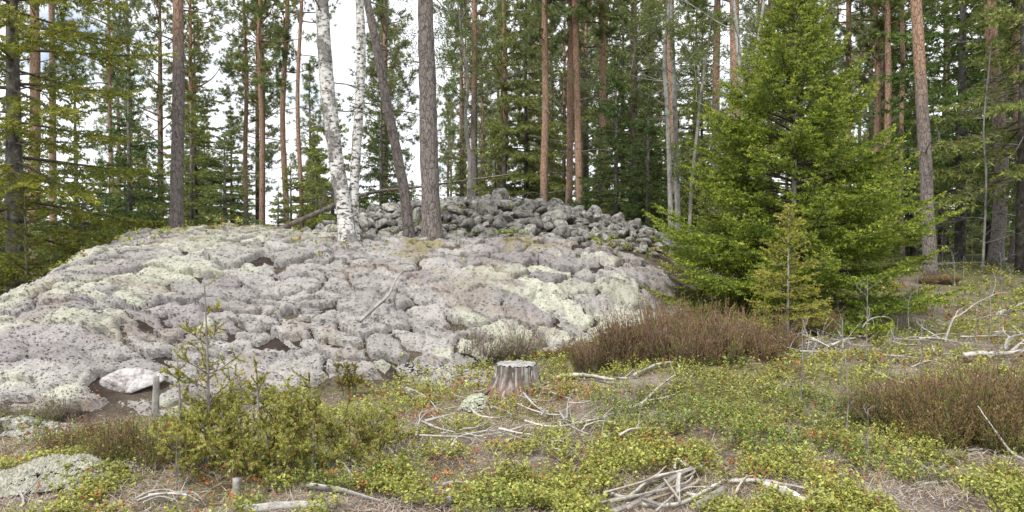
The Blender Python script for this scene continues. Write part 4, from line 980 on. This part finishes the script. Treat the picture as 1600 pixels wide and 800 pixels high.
lichen_patch('thin grey lichen patch on the ground left of the stump', 700, 590, .55, .4, .05, 13, (.4, .38, .365), 1500, .018)

# ------------------------------------------------------------------ heather
HB = {}
def heather_data(kind):
    if kind in HB: return HB[kind]
    seed = ('brown0', 'brown1', 'olive0', 'olive1', 'wispy0').index(kind) + 500; r = np.random.default_rng(seed); wis = kind[0] == 'w'
    top, low = {'b': ((.26, .15, .09), (.18, .14, .06)), 'o': ((.2, .125, .055), (.17, .165, .04)), 'w': ((.3, .235, .19), (.24, .19, .14))}[kind[0]]
    top, low = np.array(top), np.array(low); nc = 17 if not wis else 9; per = 38 if not wis else 30; n = nc * per
    ca_ = r.uniform(0, 6.3, nc); cq = np.sqrt(r.random(nc)); cx, cy = .38 * cq * np.cos(ca_), .33 * cq * np.sin(ca_); chh = r.uniform(.45, 1.25, nc) * (1 - .3 * cq ** 2); lean = r.normal(size=(nc, 2)) * .16
    ci = np.repeat(np.arange(nc), per); a = r.uniform(0, 6.3, n); q = np.sqrt(r.random(n))
    x = cx[ci] + q * .07 * np.cos(a); y = cy[ci] + q * .07 * np.sin(a); hh = .5 * chh[ci] * r.uniform(.35, 1.2, n) * (1 - .25 * q)
    d = nrm(np.stack([lean[ci, 0] + cx[ci] * .5 + q * .5 * np.cos(a), lean[ci, 1] + cy[ci] * .5 + q * .5 * np.sin(a), np.ones(n)], -1))
    B = np.stack([x, y, x * 0 - .06], -1); Mid = B + d * hh[:, None] * .5; d2 = nrm(d + runit(r, n) * .3 + np.array([0, 0, .12])); E = Mid + d2 * hh[:, None] * .5
    gk = np.where(r.random((n, 1)) < .16, np.array([[.75, 1.35, .6]]), np.where(r.random((n, 1)) < .2, np.array([[1.25, 1.3, 1.35]]), np.ones((1, 3))))
    st_ = MB(); seg_tubes(st_, B, Mid, .0028, .002, (.24, .19, .16)); seg_tubes(st_, Mid, E, .002, .001, (.26, .18, .14))
    fo = MB()
    for (p, e_, k0) in ((B + (Mid - B) * .45, Mid, 0.0), (Mid, Mid + (E - Mid) * .5, .45), (Mid + (E - Mid) * .5, E, .95)):
        kk = np.clip(k0 + r.normal(size=(n, 1)) * .3, 0, 1); nn_ = 8 if not wis else 4; needles(fo, p, e_, nn_, .02, .008, (low * (1 - kk) + top * kk) * gk, r, (15, 50), .5, .25)
        s2 = p + (e_ - p) * r.random((n, 1)); e2 = s2 + nrm(d2 + runit(r, n) * .8) * .08; needles(fo, s2, e2, nn_, .017, .007, (low * (1 - kk) + top * kk) * gk, r, (15, 50), .5, .25)
    HB[kind] = st_.mesh('stems', M_grey), fo.mesh('foliage', M_dry); return HB[kind]
for i, (lab, kind, px, py, rx, h) in enumerate([
 ('tall brown heather bush touching the lower left of the bushy spruce', 'brown0', 1012, 562, .5, .78), ('wide russet heather in front of the bushy spruce', 'brown1', 1085, 564, .52, .66), ('russet heather left of the small young spruce', 'brown0', 1155, 562, .5, .64),
 ('low brown heather at the left end of the row, right of the stump', 'brown1', 945, 570, .42, .42), ('small brown heather just behind the stump to the right', 'brown0', 885, 556, .32, .24), ('olive heather behind the small young spruce', 'olive0', 1275, 522, .35, .4),
 ('russet heather at the right foot of the small young spruce', 'brown0', 1205, 550, .4, .55), ('brown heather behind the tall one, at the lichen edge', 'brown1', 1040, 530, .45, .62), ('brown heather between the bushy spruce and the front row', 'olive1', 1120, 535, .48, .6),
 ('wispy grey-brown heather on the lichen slope edge behind the stump', 'wispy0', 770, 548, .6, .42), ('thin heather tuft on lichen left of the wispy one', 'wispy0', 715, 535, .4, .34), ('wispy heather tuft at the lichen edge above the stump', 'wispy0', 815, 550, .4, .3),
 ('broad olive-brown heather in the right foreground, left end', 'olive0', 1395, 660, .34, .42), ('broad olive-brown heather in the right foreground, second from left', 'olive1', 1445, 680, .44, .52), ('broad olive-brown heather in the right foreground, third from left', 'olive0', 1515, 686, .48, .56), ('tall russet heather behind the broad olive ones at right', 'brown0', 1500, 640, .45, .5), ('russet heather cut by the right edge', 'brown1', 1585, 655, .5, .56), ('olive heather low at the right edge', 'olive1', 1575, 692, .45, .56),
 ('olive heather left of the juniper', 'olive1', 215, 722, .36, .36), ('low brown heather at left above the cream lichen patch', 'brown1', 140, 702, .4, .24), ('brown heather tuft at the left edge', 'wispy0', 15, 662, .34, .36), ('wispy heather on the lower lichen slope at left', 'wispy0', 60, 650, .3, .26),
 ('heather tuft far back right of the bushy spruce', 'brown0', 1455, 440, .45, .22)]):
    g0 = gpt(px, py); t = empty('heather_bush', g0, lab, 'heather', 'heather clumps', i * 2.1); t.scale = (rx / .46, rx / .46, h / .5)
    for me in heather_data(kind): link(me.name, me, t)

# ------------------------------------------------------------------ juniper
def juniper(label, px, py, stems, seed, R, h, name='juniper_bush', col=(.38, .41, .1), tipc=(.62, .57, .17), leader=None, nper=10, cat='shrub', flat=.6):
    g0 = gpt(px, py); r = np.random.default_rng(seed); t = empty(name, g0, label, cat); wd = MB(); A0, A1 = [], []
    def limb(p, d, L, depth, rad):
        P = [p]
        for k in range(3): d = nrm(d + runit(r) * .22 + np.array([0, 0, .12])); P.append(P[-1] + d * L / 3)
        P = smooth_poly(P, 2); tube(wd, P, np.linspace(rad, rad * .35, len(P)), (.15, .115, .09), 3, cap=False)
        if depth == 0 or L < .12:
            A0.extend(P[:-1]); A1.extend(P[1:]); return
        A0.extend(P[-3:-1]); A1.extend(P[-2:])
        for k in range(int(5 + L * 10)):
            s = r.uniform(.25, 1); i = min(int(s * (len(P) - 1)), len(P) - 2); limb(P[i], nrm(d * .5 + runit(r) * .85), L * r.uniform(.2, .5), depth - 1, rad * .45)
    for k in range(stems):
        a = r.uniform(0, 6.3); q = math.sqrt(r.random()); e = r.uniform(.35, 1.2); tgt = np.array([math.cos(a) * R * q, math.sin(a) * R * q * flat, h * (1.05 - .5 * q) * r.uniform(.6, 1.1)])
        p = np.array([math.cos(a) * R * q * .35, math.sin(a) * R * q * .35 * flat, -.02]); limb(p, nrm(tgt - p), np.linalg.norm(tgt - p), 2, .007)
    for (dx, hh, n_) in (leader or []):
        P = smooth_poly([[dx, 0, 0], [dx - .01, .02, hh * .5], [dx - .02, 0, hh]], 6); tube(wd, P, np.linspace(.014, .004, len(P)), (.3, .27, .25), 5)
        for k in range(n_):
            i = r.integers(3, len(P)); a = r.uniform(0, 6.3); limb(P[i], nrm(np.array([math.cos(a), math.sin(a), .5])), (1.05 - i / len(P)) * hh * .28 + .06, 1, .005)
    wd.obj('stems', M_grey, t)
    A0_, A1_ = np.array(A0), np.array(A1); kk = (r.random((len(A0_), 1)) ** 2.2); fo = MB(); brown = r.random((len(A0_), 1)) < .1
    cc = np.asarray(col) * (1 - kk) + np.asarray(tipc) * kk; cc = np.where(brown, np.array([.34, .17, .06]), cc)
    needles(fo, A0_, A1_, nper, .016, .0065, cc, r, (30, 70), .2, .2); fo.obj('foliage', M_needle, t); return t
juniper('wide yellow-green juniper bush in the left foreground', 430, 742, 21, 601, .88, .58, leader=[(-.1, .72, 14), (.25, .62, 10)])
juniper('sparse juniper with a thin bare leader at left of the wide juniper', 320, 725, 11, 602, .42, .4, leader=[(.03, 1.2, 15), (-.16, .75, 8)])
juniper('lower right wing of juniper reaching towards the stump', 565, 705, 20, 603, .42, .36)
juniper('thin yellow juniper sprig leaning over the lichen above the wide juniper', 545, 618, 5, 604, .35, .5, col=(.25, .24, .06), tipc=(.4, .34, .08))

# ------------------------------------------------------------------ ground cover: nobody could count it
rng = np.random.default_rng(21)
def scatter(n, xlo, xhi, ylo, yhi, dens):
    p = rng.uniform([xlo, ylo], [xhi, yhi], (n, 2)); p = p[np.abs(p[:, 0]) < .69 * p[:, 1] + .8]
    k = dens(p[:, 0], p[:, 1]); return p[rng.random(len(p)) < k]
def off_mound(x, y):
    t, _ = mound_t(x, y); return 1 - sst(-.06, .04, t + (fbm(x * 1.7, y * 1.7, 71, 3) - .5) * .22) * sst(.1, .3, mound_L(x, y)) * (x < 3.3)
CLEAR = [(*gpt(px, py)[:2], rr_) for px, py, rr_ in [(1000, 785, .28), (1060, 775, .34), (1110, 780, .25), (1170, 770, .25), (1235, 778, .24), (430, 795, .22), (500, 780, .2), (540, 745, .2), (690, 695, .3), (760, 690, .25), (840, 665, .4), (900, 680, .25), (1265, 545, .4), (1330, 545, .3), (1480, 540, .4), (1560, 550, .4), (805, 605, .45), (920, 598, .25), (260, 790, .3), (40, 790, .3), (1540, 712, .3), (1440, 765, .2), (720, 640, .35), (640, 710, .25)]]
def d_berry(x, y):
    a = fbm(x * 2.3, y * 2.3, 205, 3); b_ = fbm(x * .35, y * .35, 207, 2)
    right = sst(-1.5, 1.2, x + .25 * (y - 6)); k = sst(.40, .53, a * .8 + b_ * .2 + .06 * right - .02 * (1 - right) + .05 * sst(8, 11, y))
    for cx, cy, rr_ in CLEAR: k = k * sst(rr_ * .6, rr_ * 1.2, np.hypot(x - cx, y - cy) + .25 * (vnoise(x * 6, y * 6, 9) - .5))
    return k * off_mound(x, y)
def near_pts(n, dens, ylo=4.2, yhi=20, pw=1.6):
    y = ylo * (1 - rng.random(n) * (1 - (ylo / yhi) ** pw)) ** (-1 / pw); x = rng.uniform(-1, 1, n) * (.68 * y + 1.0); p = np.stack([x, y], -1); return p[rng.random(n) < dens(x, y)]
P = near_pts(24000, d_berry)
edgep = scatter(2600, -8, 3.5, 8, 16, lambda x, y: (sst(.57, .63, fbm(x * 1.2, y * 1.2, 221, 3)) * sst(.55, .9, mound_t(x, y)[0]) * (mound_L(x, y) > .3)) * .6)
P = np.concatenate([P, edgep]); P = np.repeat(P, 3, 0) + rng.normal(size=(len(P) * 3, 2)) * .045; n = len(P)
z = H(P[:, 0], P[:, 1]); hgt = rng.uniform(.05, .12, n) * (.7 + .8 * vnoise(P[:, 0] * 2.5, P[:, 1] * 2.5, 231))
z = np.where(np.arange(n) >= n - 3 * len(edgep), z + .11, z)
B = np.stack([P[:, 0], P[:, 1], z], -1); D = nrm(np.stack([rng.normal(size=n) * .3, rng.normal(size=n) * .3, np.ones(n)], -1)); nl = 8
u = rng.uniform(.3, 1.05, (n, nl, 1)); c0 = B[:, None] + D[:, None] * hgt[:, None, None] * u
az = rng.uniform(0, 2 * pi, (n, nl)); el = rng.uniform(-.1, .9, (n, nl)); a = np.stack([np.cos(az) * np.cos(el), np.sin(az) * np.cos(el), np.sin(el)], -1)
s = nrm(np.cross(a, np.array([0, 0, 1.]) + rng.normal(size=(n, nl, 3)) * .3)); ln = rng.uniform(.016, .032, (n, nl, 1)) * (np.clip(P[:, 1] / 8, .85, 1.7) * rng.uniform(.6, 1.35, n))[:, None, None]
V = np.stack([c0, c0 + a * ln * .55 + s * ln * .32, c0 + a * ln, c0 + a * ln * .55 - s * ln * .32], 2)
hue = fbm(P[:, 0] * .9, P[:, 1] * .9, 241, 3)[:, None]; yk = sst(.22, .46, hue + .08 * rng.normal(size=(n, 1)))
cc = np.array([.22, .27, .065]) * (1 - yk) + np.array([.37, .38, .09]) * yk; cc = cc * (1 + .22 * rng.normal(size=(n, 1)).clip(-1.5, 1.5))
redd = rng.random((n, 1)) < np.where(vnoise(P[:, 0] * 1.8, P[:, 1] * 1.8, 243)[:, None] > .72, .25, .03); cc = np.where(redd, np.array([.38, .15, .05]), cc)
cl = np.clip(cc[:, None] * (1 + .28 * rng.normal(size=(n, nl, 1))), .01, .7)
o = MB().add(V.reshape(-1, 3), np.arange(n * nl * 4).reshape(-1, 4), np.repeat(cl.reshape(-1, 3), 4, 0)).obj('berry_shrublets', M_leaf); tag(o, 'low yellow-green berry shrublets covering the foreground', 'ground cover', kind='stuff')

# dry litter: needles, dead grass, small sticks
P = near_pts(170000, lambda x, y: off_mound(x, y) * (.35 + .65 * sst(.35, .6, fbm(x * 1.1, y * 1.1, 251, 3)))); n = len(P)
B = np.stack([P[:, 0], P[:, 1], H(P[:, 0], P[:, 1]) + .008], -1); az = rng.uniform(0, 6.3, n); el = np.abs(rng.normal(size=n) * .28)
d = np.stack([np.cos(az) * np.cos(el), np.sin(az) * np.cos(el), np.sin(el)], -1); L = rng.uniform(.025, .1, (n, 1)); s = nrm(np.cross(d, [0, 0, 1.]) + rng.normal(size=(n, 3)) * .3) * rng.uniform(.0012, .003, (n, 1))
bend = np.array([0, 0, 1.]) * L * .12 * rng.normal(size=(n, 1)); V = np.stack([B - s, B + s, B + d * L + bend], 1)
pal = np.array([[.33, .275, .23], [.4, .35, .29], [.22, .165, .13], [.45, .41, .37], [.33, .23, .16]]); cl = pal[rng.integers(0, 5, n)] * (1 + .15 * rng.normal(size=(n, 1)))
o = MB().add(V.reshape(-1, 3), np.arange(n * 3).reshape(-1, 3), np.repeat(np.clip(cl, .02, .7), 3, 0)).obj('ground_litter', M_dry); tag(o, 'dry brown grass and needle litter on the ground', 'litter', kind='stuff')

# tufts of dead grass
P = near_pts(2600, lambda x, y: off_mound(x, y) * sst(.48, .6, fbm(x * 1.6, y * 1.6, 271, 3)), 4.2, 14); n = len(P); nb_ = 12
B = np.repeat(np.stack([P[:, 0], P[:, 1], H(P[:, 0], P[:, 1])], -1), nb_, 0) + rng.normal(size=(n * nb_, 3)) * [.02, .02, 0]; n = n * nb_
d = nrm(np.stack([rng.normal(size=n) * .9, rng.normal(size=n) * .9, np.ones(n) * .8], -1)); L = rng.uniform(.05, .17, (n, 1)); s = nrm(np.cross(d, runit(rng, n))) * .0016
mid_ = B + d * L * .55; tip_ = B + d * L + np.array([0, 0, -1.]) * L * .3; V = np.stack([B - s, B + s, mid_ + s * .8, mid_ - s * .8, tip_], 1); q5 = np.arange(n)[:, None] * 5
cl = np.array([.42, .36, .26]) * (1 + .22 * rng.normal(size=(n, 1)))
gm = MB().add(V.reshape(-1, 3), q5 + np.array([[0, 1, 2, 3]]), np.repeat(np.clip(cl, .05, .7), 5, 0)); gm.F.append(q5 + np.array([[3, 2, 4]])); o = gm.obj('dead_grass', M_dry); tag(o, 'tan dead grass tufts between the shrublets', 'grass', kind='stuff')

# rusty dead leaves in scattered spots
cent = np.array([gpt(px, py) for px, py in [(10, 730), (690, 740), (1295, 750), (1300, 560), (1205, 750), (1160, 655), (660, 655), (100, 650), (330, 765), (770, 590), (935, 720), (1340, 700), (1090, 720), (870, 640), (380, 780), (860, 760)]])
k = rng.integers(0, len(cent), 1500); P = cent[k] + rng.normal(size=(1500, 3)) * [.13, .15, 0]; P[:, 2] = H(P[:, 0], P[:, 1]) + rng.uniform(.01, .08, 1500)
mb = MB(); leaves_at(mb, P, 1, .013, (.45, .17, .06), rng, .004); o = mb.obj('rusty_leaves', M_dry); tag(o, 'rust-red dead leaf sprays scattered over the ground', 'leaves', kind='stuff')
